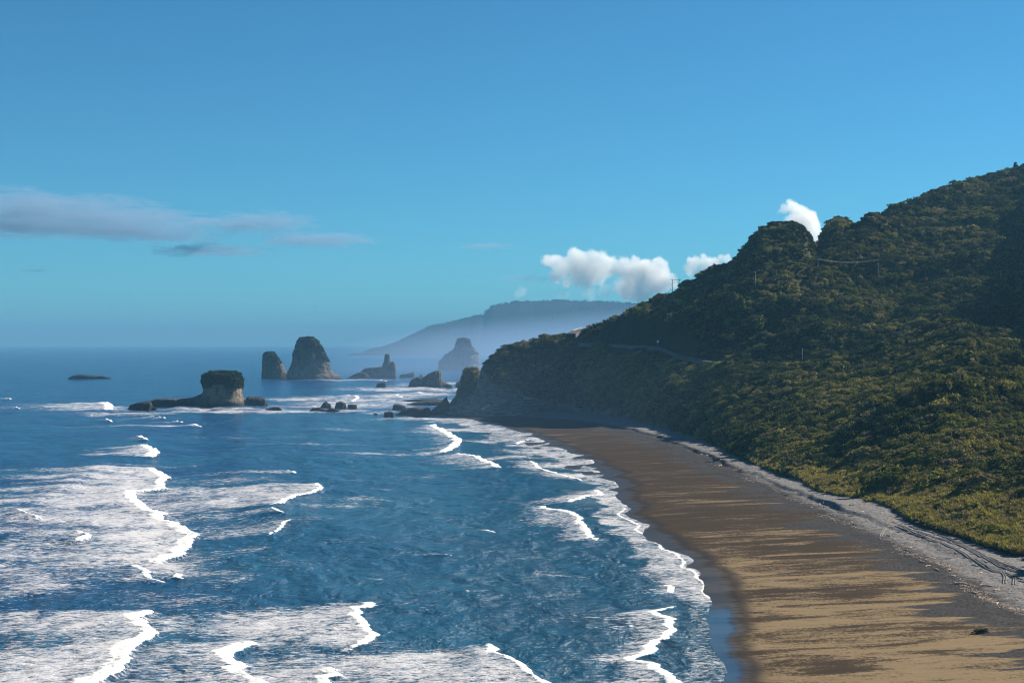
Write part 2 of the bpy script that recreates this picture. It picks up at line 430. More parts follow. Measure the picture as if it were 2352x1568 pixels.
LX = LX + 0.5 * fbm2(LZ / 3.0, LY / 5.0, 3, seed=13) * rock
land_v = np.stack([LX, LY, LZ], -1)
nrm = np.cross(np.gradient(land_v, axis=1), np.gradient(land_v, axis=0))
nrm /= np.linalg.norm(nrm, axis=-1, keepdims=True) + 1e-9
nrm *= np.sign(nrm[..., 2:3] + 1e-9)
hills = link('hills', raw_mesh('hills', land_v.reshape(-1, 3), grid_faces(NROW, NCOL), True, {'rock': rock.ravel()}), M_LAND)
setting(hills)
LPX = CX + LX / LY * FOC
LPY = HY - (LZ - EYE) / LY * FOC
vis = np.zeros_like(LPY, bool)
best = np.full(NCOL, 1e9)
for r in range(NROW):
    vis[r] = LPY[r] < best + 2.0
    best = np.minimum(best, LPY[r])

def land_at(px, py):
    """first point of the hillside met when sighting along the survey reading"""
    c = int(np.argmin(np.abs(colpx - px)))
    r = int(np.argmax(LPY[:, c] <= py)) if (LPY[:, c] <= py).any() else int(np.argmin(LPY[:, c]))
    return land_v[r, c].copy(), r, c

# foot line as a function of Y, for the beach
fo_ = np.argsort(fY[colpx > 1290]); FTY = fY[colpx > 1290][fo_]; FTX = ((colpx - CX) / FOC * fY)[colpx > 1290][fo_]
def foot_x(Y): return np.interp(Y, FTY, FTX)

# ------------------------------------------------------------------ beach
def beach_z(X, Y, d=None):
    d = X - shore_x(Y) if d is None else d
    z = np.where(d < 0, d * 0.05, 0.052 * d)
    z = np.minimum(z, 1.5 + 0.028 * d)
    g = X - np.interp(Y, GRAV[:, 0], GRAV[:, 1])
    gn = g + 3.0 * fbm2(X / 14.0, Y / 22.0, 3, seed=21) - np.interp(Y, [260, 330, 420, 550, 800], [21, 20, 16, 13, 11])
    amp = 0.5 + 0.5 * fbm2(Y / 40.0, Y * 0, 2, seed=22) + 0.9 * np.exp(-((Y - 405) / 30.0) ** 2) + 0.5 * smooth01((Y - 430) / 80.0)
    z = z + amp * smooth01(gn / 2.2) * smooth01((950 - Y) / 100.0)
    # backwash cusps on the lower beach and lumps of shingle on the berm
    z = z + 0.16 * fbm2(X / 30.0, Y / 7.0, 3, seed=23) * np.clip(d / 10.0, 0, 1)
    z = z + smooth01(g / 8.0) * (0.22 * fbm2(X / 3.2, Y / 4.0, 3, seed=24) + 0.3 * fbm2(X / 11, Y / 13, 2, seed=25))
    return z

by = np.concatenate([np.linspace(70, 190, 40)[:-1], np.exp(np.linspace(math.log(190), math.log(1030), 560))])
bx = np.concatenate([np.linspace(-160, -15, 60)[:-1], np.linspace(-15, 135, 300)])
BX, BY = np.meshgrid(bx, by)
d_sh = BX - shore_x(BY)
BZ = beach_z(BX, BY, d_sh)
BZ = np.where(BY > 985, np.minimum(BZ, -1.0), BZ)

def polyline_dist(X, Y, pts):
    d = np.full(X.shape, 1e9); 
    for (x0, y0), (x1, y1) in zip(pts[:-1], pts[1:]):
        L2 = (x1 - x0) ** 2 + (y1 - y0) ** 2
        t = np.clip(((X - x0) * (x1 - x0) + (Y - y0) * (y1 - y0)) / L2, 0, 1)
        d = np.minimum(d, np.hypot(X - x0 - t * (x1 - x0), Y - y0 - t * (y1 - y0)))
    return d

frac = np.clip(d_sh / np.maximum(foot_x(BY) - (BX - d_sh), 5), 0, 1.3)
gravel = BX - np.interp(BY, GRAV[:, 0], GRAV[:, 1])
farness = smooth01((BY - 300) / 320.0)
keep = (d_sh > -14) | (BY < 60)
f = grid_faces(len(by), len(bx))
f = f[keep.ravel()[f].any(1)]
beach = link('beach', raw_mesh('beach', np.stack([BX, BY, BZ], -1).reshape(-1, 3), f, True,
             {'shore': d_sh.ravel(), 'frac': frac.ravel(), 'gravel': gravel.ravel(), 'farness': farness.ravel(), 'farther': smooth01((BY - 255) / 130.0).ravel(), 'sheen': (0.5 + 0.5 * smooth01((272 - BY) / 14.0)).ravel()}), M_BEACH)
setting(beach)

# ------------------------------------------------------------------ sea
spy = np.concatenate([795 + np.cumsum(np.linspace(0.35, 1.5, 60)), np.arange(852, 1720, 1.45)])
spx = np.arange(-520, 1760, 2.2)
SY = (EYE * FOC / (spy - HY))[:, None] * np.ones((1, len(spx)))
SX = (spx[None] - CX) / FOC * SY
dY = np.gradient(SY[:, 0])[:, None]; dY = np.abs(dY)
dX = 2.2 / FOC * SY
off = shore_x(SY) - SX                       # metres off the waterline
off = np.where(SY > 1012, 400.0, off)
off = np.where((SY > 940) & (SY <= 1012), np.maximum(off, (SY - 940) * 1.2), off)
calmf = smooth01(off / 26.0)
SZ = np.zeros_like(SX)
wr = np.random.default_rng(5)
for k in range(54):
    lam = 3.2 * (32.0 ** (k / 53.0))
    th = wr.normal(0.0, 0.55) + (0.25 if k > 36 else 0.0)
    kx, ky = 2 * math.pi / lam * math.cos(th), 2 * math.pi / lam * math.sin(th)
    a = 0.0085 * lam ** 0.78 * wr.uniform(0.6, 1.2)
    fade = np.clip(1.6 - np.abs(ky) * dY * 0.9, 0, 1) * np.clip(1.6 - abs(kx) * dX * 0.9, 0, 1)
    ph = kx * SX + ky * SY + wr.uniform(0, 6.28) + 1.3 * fbm2(SX / (lam * 5), SY / (lam * 5), 2, seed=k + 40)
    w = np.sin(ph)
    SZ += a * fade * (0.65 * w + 0.35 * (2 * np.abs(np.sin(ph / 2 + 0.7)) - 1) * -1)
SZ *= 0.25 + 0.75 * calmf
# swell rising over the outer sea
sw = np.sin(SX / 13.0 + 0.9 * fbm2(SX / 90, SY / 160, 3, seed=31) * 4 + SY / 70.0)
SZ += 0.75 * sw ** 3 * calmf * np.clip(SY / 400, 0.3, 1) * np.clip(2 - dX * 0.6, 0, 1)

foam = np.zeros_like(SX); core = np.zeros_like(SX)

def z7(p): return [(x * .4002, 940.7 + y * .4002) for x, y in p]
def z6(p): return [(940.7 + x * .4002, 940.7 + y * .4002) for x, y in p]
def z2(p): return [(564.4 + x * .28195, 733.8 + y * .28195) for x, y in p]
def z1(p): return [(x * .28195, 733.8 + y * .28195) for x, y in p]

def breaker(pts, w=2.0, h=0.9, L=26.0, amt=0.9, base=0.0, tail=7.0, jag=1.0):
    """a spilling wave running in towards the beach: its white front along pts (seen from above), foam trailing behind to seaward"""
    W = [gp(px, py, 0.5) for px, py in pts]
    ylo, yhi = min(q[1] for q in W), max(q[1] for q in W)
    for r in range(SX.shape[0]):
        y = SY[r, 0]
        if y < ylo or y > yhi: continue
        for (x0, y0, _), (x1, y1, _) in zip(W[:-1], W[1:]):
            if (y0 - y) * (y1 - y) > 0 or y0 == y1: continue
            t = (y - y0) / (y1 - y0)
            xc = x0 + t * (x1 - x0)
            xc += jag * (0.9 * fbm2(y / 1.9, y * 0 + x0, 3, seed=51) + 1.2 * fbm2(y / 7.0, y * 0, 2, seed=52))
            ww = 1.15 * w * (0.75 + 0.6 * vn2(np.array(y / 2.7), np.array(3.3)))
            d = xc - SX[r]
            tp = float(smooth01(min(y - ylo, yhi - y) / min(9.0, max(1.5, 0.22 * (yhi - ylo))) + 0.25 * vn2(np.array(y / 1.3), np.array(x0))))
            m = d > -2.0
            dd = d[m]
            front = smooth01((dd + 0.5) / 0.9)
            core[r, m] = np.maximum(core[r, m], tp * front * smooth01((ww * 1.8 - dd) / (ww * 1.2)))
            ll = L * (0.5 + 1.0 * vn2(np.array(y / 9.0), np.array(7.7)) ** 1.0)
            foam[r, m] = np.maximum(foam[r, m], tp * front * (amt * np.exp(-np.maximum(dd, 0) ** 2 / (ll * ll * 2)) + base * np.exp(-np.maximum(dd, 0) / (3 * ll))))
            SZ[r, m] += (1.1 + 0.25 * fbm2(SX[r, m] / 1.8, SY[r, m] / 1.8, 3, seed=66)) * h * tp * smooth01((dd + 1.0) / 2.2) * np.exp(-np.maximum(dd, 0) / tail) * (0.8 + 0.4 * vn2(np.array(y / 4.0), np.array(1.1)))

breaker(z7([(830,309),(870,311),(920,335),(972,366),(940,400),(962,432),(880,442),(790,452),(760,470),(800,500),(850,520),(832,542),(900,560),(944,570),(930,602),(1010,612),
            (1060,642),(1090,662),(1145,682),(1110,742),(1080,772),(1040,802),(960,832),(880,864),(800,852)]), 2.6, 1.1, 44, 0.92, 0.1)
breaker(z7([(780,860),(830,902),(900,942),(1003,970)]), 1.2, 0.7, 30, 0.7)
breaker(z7([(800,203),(840,206),(900,226),(912,242),(868,268)]), 3.4, 1.4, 22, 0.9)
breaker(z7([(790,148),(868,178)]), 1.6, 1.3, 10, 0.6)
breaker(z7([(845,1100),(885,1150),(790,1175),(850,1215),(884,1270),(850,1302),(780,1352),(740,1422),(650,1492),(560,1542),(480,1600),(440,1700)]), 2.2, 1.0, 30, 0.85, 0.1)
breaker(z7([(1405,1265),(1455,1310),(1370,1352),(1350,1402),(1420,1442),(1340,1462),(1440,1512),(1540,1532),(1620,1580),(1700,1680)]), 2.0, 0.9, 24, 0.85, 0.1)
breaker(z7([(2120,1068),(2148,1100),(2060,1118),(2112,1142),(2070,1162),(2110,1202),(2152,1242),(2130,1282),(2080,1312),(1985,1352)]), 1.5, 0.8, 32, 0.85, 0.1)
breaker(z7([(1962,1418),(1900,1462),(1942,1482),(1860,1502),(1900,1542),(2010,1572),(2100,1680)]), 1.6, 0.8, 26, 0.8, 0.1)
breaker(z7([(1835,415),(1855,455),(1780,472),(1700,492),(1640,532),(1545,556)]), 1.3, 0.6, 60, 0.80, 0.1)
breaker(z7([(1560,570),(1650,602)]), 1.0, 0.7, 50, 0.7)
breaker(z7([(1725,628),(1650,648),(1560,720)]), 0.7, 0.4, 40, 0.66)
breaker(z7([(1660,345),(1720,360)]), 1.0, 0.5, 60, 0.75)
breaker(z7([(1010,905),(1075,940)]), 1.2, 0.7, 14, 0.6)
breaker(z7([(110,576),(232,628)]), 1.1, 1.2, 18, 0.6)
breaker(z7([(440,676),(556,714),(450,748)]), 1.5, 1.0, 24, 0.8)
breaker(z6([(280,1318),(470,1312),(540,1382),(690,1492),(820,1562),(960,1660)]), 1.1, 0.9, 40, 0.84, 0.1)
breaker(z6([(1500,1090),(1515,1105),(1440,1142),(1500,1182),(1502,1262),(1440,1312),(1412,1372),(1285,1402),(1380,1432),(1480,1492),(1560,1562),(1640,1660)]), 1.4, 0.5, 7, 0.9, 0.0, 4)
breaker(z6([(1490,985),(1540,1042)]), 0.9, 0.4, 4, 0.6)
breaker(z6([(730,528),(830,562),(945,582),(985,612),(1040,682),(1100,732),(1195,740)]), 1.4, 0.5, 9, 0.9, 0, 4)
breaker(z6([(1085,446),(1105,482),(1010,492),(925,542)]), 1.3, 0.5, 12, 0.9, 0, 4)
breaker(z6([(712,285),(760,332),(900,372),(1035,408)]), 1.4, 0.6, 10, 0.85)
breaker(z6([(240,240),(400,260),(470,300),(545,335)]), 2.2, 0.9, 16, 0.85)
breaker(z6([(150,85),(270,150),(302,175),(270,212),(200,240)]), 3.2, 1.1, 14, 0.8)
breaker(z6([(690,165),(610,186)]), 1.5, 0.5, 10, 0.7)
breaker(z6([(455,650),(505,675)]), 0.8, 0.3, 5, 0.7)
breaker(z6([(190,812),(285,824)]), 0.4, 0.2, 8, 0.6)
breaker(z6([(330,1032),(460,1022)]), 0.6, 0.25, 16, 0.6)
breaker(z6([(1285,1208),(1305,1225)]), 0.7, 0.2, 3, 0.6)
breaker(z2([(840,612),(935,632),(880,660)]), 2.6, 1.3, 40, 0.8)
breaker(z2([(1215,605),(1270,620),(1325,625)]), 2.0, 1.0, 30, 0.7)
breaker(z2([(1400,590),(1470,606)]), 2.0, 1.2, 22, 0.7)
breaker(z2([(1090,490),(1165,500)]), 2.5, 1.2, 30, 0.7)
breaker(z1([(860,795),(920,822)]), 1.4, 1.5, 10, 0.5)
breaker(z1([(1220,780),(1385,805)]), 1.4, 1.2, 26, 0.6)
breaker(z1([(1440,822),(1530,835)]), 1.4, 1.1, 24, 0.6)
breaker(z1([(1580,846),(1655,862)]), 2.0, 0.6, 60, 0.8)
breaker(z1([(120,700),(165,722)]), 1.2, 1.3, 10, 0.4)
breaker(z1([(60,640),(110,650)]), 2.0, 1.3, 30, 0.7)
breaker(z1([(860,670),(930,700),(900,735)]), 5.0, 1.2, 60, 0.9)

def patch(px, py, rx, ry, amt):
    """drifting foam, an oval on the water about this spot"""
    x, y, _ = gp(px, py)
    ax, ay = rx * y / FOC, ry * y * y / (EYE * FOC)
    q = ((SX - x) / ax) ** 2 + ((SY - y) / ay) ** 2
    np.maximum(foam, 1.12 * amt * np.exp(-q * 0.9), out=foam)

for q in [(235,934,60,3,1.0),(300,948,150,5,.8),(500,944,170,4,.9),(660,944,120,5,.9),(800,930,220,9,.8),(950,920,130,9,.85),(930,893,170,6,.9),(1010,880,110,4,.9),(820,872,120,2,.8),(250,938,130,5,.75),(350,946,120,4,.6),(450,938,110,5,.8),(420,975,60,3,.5),(560,938,90,4,.75),(640,940,90,4,.7),(700,915,110,5,.9),(760,922,110,6,.8),(830,918,120,6,.8),
          (900,908,120,8,.85),(980,905,90,7,.85),(900,892,140,6,.8),(1000,895,110,5,.8),(960,885,110,3,.7),(1060,892,60,5,.8),(860,873,50,2,.6),(1030,880,60,3,.6),(720,871,60,1.2,.6),(640,870,40,1.2,.6),
          (880,946,60,4,.7),(800,942,90,4,.7),(960,960,120,5,.8),(1080,965,80,5,.9),(1040,985,110,6,.85),(1130,985,70,6,.9),(1190,1005,60,6,.8),(1120,1010,100,6,.75),(1220,1035,90,9,.8),(1130,1052,70,5,.8),
          (1180,1050,80,6,.8),(1290,1065,70,9,.95),(1330,1090,70,9,.95),(860,1037,150,4,.66),(980,1037,40,4,.7),(700,1018,200,5,.4),(560,1002,180,4,.38),(760,985,150,4,.4),(840,1142,120,12,.5),(760,1160,150,12,.5),(900,1120,60,5,.45),
          (1090,1110,90,5,.45),(1000,1085,120,5,.4),(350,1065,150,3,.6),(270,1041,110,4,.75),(520,1100,180,12,.55),(420,1135,130,18,.55),(200,1250,200,40,.62),(80,1330,180,60,.62),(100,1450,200,60,.6),(560,1200,200,25,.45),(620,1290,160,25,.36),
          (440,1480,140,40,.62),(700,1480,150,40,.6),(650,1390,200,25,.45),(900,1520,140,40,.6),(1010,1540,120,40,.55),(900,1590,160,40,.55),(1200,1370,160,8,.35),(1020,1356,140,5,.45),(1300,1310,160,6,.4),(1150,1480,200,12,.35),(1320,1420,120,8,.35),(170,1300,260,40,.6),(60,1240,150,30,.6),(300,1560,160,60,.6),(1240,1210,50,6,.4),(1000,1270,140,5,.33),(880,1330,160,5,.3)]:
    patch(*q)

# the worn-out foam of many waves, drifting over the shallows on the left
PXg = CX + SX / SY * FOC; PYg = HY + EYE / SY * FOC
edge_ = np.interp(PYg, [1040, 1090, 1150, 1200, 1290, 1350, 1400, 1480, 1568, 1700], [380, 560, 700, 680, 640, 620, 860, 1120, 1230, 1300])
left_ = np.interp(PYg, [1040, 1100, 1160, 1185], [250, 150, 60, -900])
wide = smooth01((edge_ + 120 * fbm2(SX / 20, SY / 14, 3, seed=63) - PXg) / 160.0) * smooth01((PXg - left_) / 120.0) * smooth01((PYg - 1050) / 50.0)
drift = fbm2(SX / 34.0, SY / 16.0, 4, seed=64)
foam = np.maximum(foam, wide * np.clip(0.46 + 0.6 * drift, 0, 0.75))
surf = smooth01((1150 - SY) / 250.0) * smooth01((PXg - 150) / 400.0) * smooth01((off - 5) / 20.0)
foam = np.maximum(foam, surf * np.clip(0.13 + 0.30 * fbm2(SX / 22.0, SY / 14.0, 4, seed=67), 0.03, 0.32))
# swash: the broad white apron in front of the waterline
apron = np.interp(SY, [150, 207, 240, 262, 285, 330, 370, 405, 440, 470, 520, 600, 700, 800, 900, 960], [5, 6, 6, 5, 13, 13, 12, 11, 9, 9, 14, 16, 26, 34, 34, 30])
edge = apron * (0.75 + 0.6 * vn2(SY / 6.0, SX / 9.0))
a = smooth01((edge - off) / (0.35 * apron + 0.5)) * np.where(SY < 975, 1, 0)
lace = np.interp(SY, [200, 262, 275, 1000], [0.60, 0.62, 0.80, 0.85])
foam = np.maximum(foam, a * lace)
rim = np.exp(-((off - 1.0) / 0.8) ** 2) * np.interp(SY, [200, 265, 280, 420, 445, 470, 800], [0.0, 0.1, 0.75, 0.75, 0.35, 0.75, 0.5]) * (SY < 975)
core = np.maximum(core, rim)
SZ = SZ + 0.06 * a
foam = foam * (0.86 + 0.28 * fbm2(SX / 5.0, SY / 9.0, 3, seed=61))
core *= 1.0
shallow = np.clip(1 - off / 150.0, 0, 1) ** 0.7
fs = grid_faces(len(spy), len(spx))
ok = (off.ravel()[fs] > -6).any(1)
sea = link('sea', raw_mesh('sea', np.stack([SX, SY, SZ], -1).reshape(-1, 3), fs[ok], True,
           {'foam': foam.ravel(), 'core': core.ravel(), 'shallow': shallow.ravel()}), M_SEA)
setting(sea)
q = 27000.0
deep = link('sea', raw_mesh('deep_sea', [(-q, -400, -1.9), (q, -400, -1.9), (q, 25200, -1.9), (-q, 25200, -1.9)], [(0, 1, 2, 3)]), M_SEA)
setting(deep)


# ------------------------------------------------------------------ plants: templates shared by the scrub and by single shrubs
def leaf_quads(cent, nrm_, size, r):
    """small four-sided leaf clumps at cent, facing roughly along nrm_"""
    n = len(cent)
    a = nrm_ + r.normal(0, 0.55, (n, 3)); a /= np.linalg.norm(a, axis=1, keepdims=True)
    b = r.normal(0, 1, (n, 3)); u = np.cross(a, b); u /= np.linalg.norm(u, axis=1, keepdims=True) + 1e-9
    w = np.cross(a, u)
    s = (size * r.uniform(0.6, 1.4, (n, 1)))
    k = r.uniform(0.45, 0.8, (n, 1))
    v = np.stack([cent - u * s, cent + w * s * k + a * s * .25, cent + u * s, cent - w * s * k + a * s * .25], 1)
    return v.reshape(-1, 3), np.arange(n * 4).reshape(-1, 4)

def bush_mesh(name, seed, nleaf=300, lobes=6, flat=0.75, leaf=0.15):
    r = np.random.default_rng(seed)
    cs = np.concatenate([r.uniform(-0.55, 0.55, (lobes, 2)), r.uniform(0.30, 0.62, (lobes, 1)) * flat], 1)
    rs = r.uniform(0.34, 0.56, lobes)
    P, N = [], []
    for c, q in zip(cs, rs):
        d = r.normal(0, 1, (nleaf // lobes, 3)); d /= np.linalg.norm(d, axis=1, keepdims=True)
        d[:, 2] = np.where(d[:, 2] < -0.35, -d[:, 2], d[:, 2])
        rad = q * r.uniform(0.80, 1.08, (len(d), 1)) * (1 + 0.22 * np.sin(d[:, :1] * 7 + d[:, 1:2] * 6 + seed))
        P.append(c + d * rad * [1, 1, flat]); N.append(d)
    P, N = np.concatenate(P), np.concatenate(N)
    v, f = leaf_quads(P, N, leaf, r)
    # the twiggy inside that stops one seeing through
    th, ph = np.meshgrid(np.linspace(0, 2 * math.pi, 9)[:-1], np.linspace(0.05, 1.0, 5))
    core_v = np.stack([np.cos(th) * np.sin(ph * 1.75) * .62, np.sin(th) * np.sin(ph * 1.75) * .62, (np.cos(ph * 1.75) * .5 + .15) * flat * 1.2], -1).reshape(-1, 3)
    cf = grid_faces(5, 8, True) + len(v)
    return raw_mesh(name, np.concatenate([v, core_v]), np.concatenate([f, cf]))

def tuft_mesh(name, seed, n=46, h=1.0, w=0.045, spread=0.55):
    r = np.random.default_rng(seed)
    V, F = [], []
    for i in range(n):
        a = r.uniform(0, 6.283); lean = r.uniform(0.1, 1.0) * spread; hh = h * r.uniform(0.55, 1.05)
        d = np.array([math.cos(a), math.sin(a), 0]); s = np.array([-d[1], d[0], 0]) * w
        b = d * r.uniform(0, 0.25)
        m = b + d * lean * 0.35 * hh + np.array([0, 0, hh * 0.6]); t = b + d * lean * hh + np.array([0, 0, hh * (1.0 - 0.35 * lean)])
        k = len(V)
        V += [b - s, b + s, m + s, m - s, t + s * .15, t - s * .15]
        F += [(k, k + 1, k + 2, k + 3), (k + 3, k + 2, k + 4, k + 5)]
    return raw_mesh(name, np.array(V), np.array(F))

tmpl = bpy.data.collections.new('scrub_kinds')       # kept out of the scene, only instanced
grass_t = bpy.data.collections.new('grass_kinds')
BUSH = []
for k in range(6):
    me = bush_mesh('shrub_%d' % k, 100 + k, 300 if k < 4 else 200, 6 + k % 3, 0.62 + 0.08 * (k % 4), 0.14 if k < 4 else 0.18)
    me.materials.append(M_LEAF); o = bpy.data.objects.new('shrub_kind_%d' % k, me); tmpl.objects.link(o); BUSH.append(me)
for k in range(3):
    me = tuft_mesh('tuft_%d' % k, 200 + k); me.materials.append(M_LEAF)
    grass_t.objects.link(bpy.data.objects.new('tuft_kind_%d' % k, me))

def scatter(name, pts, rot, scl, tint, coll, mod):
    me = raw_mesh(name, pts, np.zeros((0, 4), int), False, {'rot': rot, 'scl': scl, 'tint': tint})
    o = link(name, me)
    g = bpy.data.node_groups.new(name, 'GeometryNodeTree')
    g.interface.new_socket('Geometry', in_out='INPUT', socket_type='NodeSocketGeometry')
    g.interface.new_socket('Geometry', in_out='OUTPUT', socket_type='NodeSocketGeometry')
    gi, go = g.nodes.new('NodeGroupInput'), g.nodes.new('NodeGroupOutput')
    iop = g.nodes.new('GeometryNodeInstanceOnPoints'); ci = g.nodes.new('GeometryNodeCollectionInfo')
    ci.inputs['Collection'].default_value = coll
    ci.inputs['Separate Children'].default_value = True; ci.inputs['Reset Children'].default_value = True
    def na(nm, t):
        x = g.nodes.new('GeometryNodeInputNamedAttribute'); x.data_type = t; x.inputs['Name'].default_value = nm
        return [s for s in x.outputs if s.enabled and s.name == 'Attribute'][0]
    g.links.new(gi.outputs[0], iop.inputs['Points']); g.links.new(ci.outputs[0], iop.inputs['Instance'])
    iop.inputs['Pick Instance'].default_value = True
    g.links.new(na('rot', 'FLOAT_VECTOR'), iop.inputs['Rotation']); g.links.new(na('scl', 'FLOAT_VECTOR'), iop.inputs['Scale'])
    g.links.new(iop.outputs[0], go.inputs[0])
    m = o.modifiers.new('scatter', 'NODES'); m.node_group = g
    return o

def euler_from(zax, xax):
    z = zax / np.linalg.norm(zax, axis=1, keepdims=True)
    y = np.cross(z, xax); y /= np.linalg.norm(y, axis=1, keepdims=True) + 1e-9
    x = np.cross(y, z)
    rx = np.arctan2(y[:, 2], z[:, 2]); ry = -np.arcsin(np.clip(x[:, 2], -1, 1)); rz = np.arctan2(x[:, 1], x[:, 0])
    return np.stack([rx, ry, rz], 1)

# ---- where the scrub stands
P00 = land_v[:-1, :-1]; P10 = land_v[1:, :-1]; P01 = land_v[:-1, 1:]; P11 = land_v[1:, 1:]
area = np.linalg.norm(np.cross(P11 - P00, P01 - P10), axis=-1) * 0.5
cY = P00[..., 1]; cX = P00[..., 0]; cZ = P00[..., 2]
inview = (LPX[:-1, :-1] < 2460)
seen = vis[:-1, :-1] | vis[1:, :-1]
Rm = np.interp(cY, [250, 400, 700, 1000, 1400], [1.05, 1.2, 1.35, 1.5, 1.8])         # typical crown radius
Rm = np.where(inview, Rm, 3.4)
patchy = fbm2(cX / 26.0, cY / 26.0, 3, seed=71)
Rm = Rm * (1 + 0.30 * patchy)
upper = smooth01((rowi[:-1, :-1] - 130) / 60.0)
Rm = Rm * (1 + 0.12 * upper)
dens = np.where(seen & inview, 1.0, 0.28) / (Rm ** 2 * 1.75)
dens = dens * np.clip(1 - rock[:-1, :-1] * 1.5, 0.0, 1) * (cZ > 2.0)
dens = np.where(rowi[:-1, :-1] < 29, dens * np.where(~inview, 1.5, np.where(cY < 560, 0.10, 0.6)), dens)
dens = np.where((rowi[:-1, :-1] > 332), dens * 0.35, dens)

# the road is kept clear
ROADP = [(1340,788,982),(1400,792,946),(1460,795,908),(1512,796,888),(1540,801,874),(1552,808,864),(1560,816,857),(1580,822,847),(1610,828,832),(1640,833,817),(1680,838,803)]
ROAD = []
for px, py, Y in ROADP:
    x, y, z = sp(px, py, Y); ROAD.append((x, y, z))
ROADC = np.array(ROAD)
rd = polyline_dist(cX, cY, [(a, b) for a, b, _ in ROAD])
dens = np.where(rd < 7.5, 0, dens)
lam_ = (dens * area)
n_each = rng.poisson(np.clip(lam_, 0, 8))
rr, cc = np.nonzero(n_each); reps = n_each[rr, cc]
rr, cc = np.repeat(rr, reps), np.repeat(cc, reps)
u, v = rng.random((2, len(rr), 1))
bp = (P00[rr, cc] * (1 - u) + P01[rr, cc] * u) * (1 - v) + (P10[rr, cc] * (1 - u) + P11[rr, cc] * u) * v
nn = nrm[rr, cc]
NB = len(bp)
rad = Rm[rr, cc] * np.exp(rng.normal(0, 0.34, NB))
big_ = rng.random(NB) < 0.05
rad = np.where(big_, rad * 1.7, rad)
zax = nn * 0.55 + np.array([0, 0, 0.75]) + rng.normal(0, 0.10, (NB, 3))
uphill = np.stack([-nn[:, 0], -nn[:, 1], np.zeros(NB)], 1); uphill /= np.linalg.norm(uphill, axis=1, keepdims=True) + 1e-6
wind = uphill * 0.6 + np.array([0.9, 0.25, 0.0]) + rng.normal(0, 0.35, (NB, 3))
rot = euler_from(zax, wind)
ell = rng.uniform(1.05, 1.75, NB)
scl = np.stack([rad * ell, rad * rng.uniform(0.75, 1.05, NB), rad * rng.uniform(0.85, 1.5, NB)], 1)
zone = fbm2(bp[:, 0] / 45.0, bp[:, 1] / 45.0, 3, seed=72)
tint = 0.43 + 0.42 * zone + 0.22 * fbm2(bp[:, 0] / 13.0, bp[:, 1] / 13.0, 2, seed=74) + rng.normal(0, 0.21, NB)
tint += 0.16 * smooth01((700 - bp[:, 1]) / 300.0)
tint = np.where(rng.random(NB) < 0.045, rng.uniform(0.78, 0.92, NB), tint)
tint = np.clip(tint, 0.02, 1.0)
isvis = (vis[:-1, :-1] | vis[1:, :-1])[rr, cc]
bpx = CX + bp[:, 0] / bp[:, 1] * FOC; bpy_ = HY - (bp[:, 2] - EYE) / bp[:, 1] * FOC
rad = np.where(bpx < 1150, rad * 0.55, rad); scl[bpx < 1150] *= 0.55
knob = (rr > 262) & (bpx > 1660) & (bpx < 1990); scl[knob] *= 0.7; rad = np.where(knob, rad * 0.7, rad)
show = np.where(isvis & (bpx < 2352) & (bpy_ < 1300), rad / bp[:, 1], 0)
order = np.argsort(-show)
single = order[:300]
rest = np.ones(NB, bool); rest[single] = False
print('shrubs', NB)
sc = scatter('hillside_scrub', bp[rest], rot[rest], scl[rest], tint[rest], tmpl, 1)
tag(sc, 'dense wind-swept scrub covering the steep hillside above the beach', 'scrub', None, 'stuff')

SOBJ = []
for me in BUSH:
    m2 = me.copy(); m2.materials.clear(); m2.materials.append(M_LEAF_OBJ); SOBJ.append(m2)
for i in single:
    o = bpy.data.objects.new('shrub', SOBJ[int(rng.integers(0, 6))]); C.objects.link(o)
    o.location = bp[i] - np.array([0, 0, 0.1]); o.rotation_euler = rot[i]; o.scale = scl[i]; o['tint'] = float(tint[i])
    tag(o, 'rounded wind-swept green shrub growing on the lower hillside above the shingle', 'shrub', 'larger shrubs on the near hillside')

# ---- flax and rough grass on the flat strip between the shingle and the slope
g_ok = (rowi[:-1, :-1] < 33) & (LPX[:-1, :-1] > 1640) & (LPX[:-1, :-1] < 3600)
lamg = np.where(g_ok, area * np.where(inview, 1.0, 0.5) * np.interp(cY, [300, 420, 600], [2.4, 1.6, 0.8]), 0) * np.clip(0.75 + 0.9 * patchy, 0.1, 1.6)
ng_ = rng.poisson(np.clip(lamg, 0, 30)); gr, gc = np.nonzero(ng_); rp = ng_[gr, gc]; gr, gc = np.repeat(gr, rp), np.repeat(gc, rp)
u, v = rng.random((2, len(gr), 1))
gpnt = (P00[gr, gc] * (1 - u) + P01[gr, gc] * u) * (1 - v) + (P10[gr, gc] * (1 - u) + P11[gr, gc] * u) * v
NG = len(gpnt); gh = rng.uniform(0.8, 1.9, NG)
grot = np.stack([rng.normal(0, .1, NG), rng.normal(0.05, .1, NG), rng.uniform(0, 6.28, NG)], 1)
gt = np.clip(0.92 + 0.25 * fbm2(gpnt[:, 0] / 9, gpnt[:, 1] / 9, 3, seed=73) + rng.normal(0, .12, NG), 0.2, 1.0)
print('tufts', NG)
so = scatter('coastal_grass', gpnt, grot, np.stack([gh * 1.1, gh * 1.1, gh], 1), gt, grass_t, 2)
tag(so, 'tawny green flax and rough grass along the top of the shingle', 'grass', None, 'stuff')

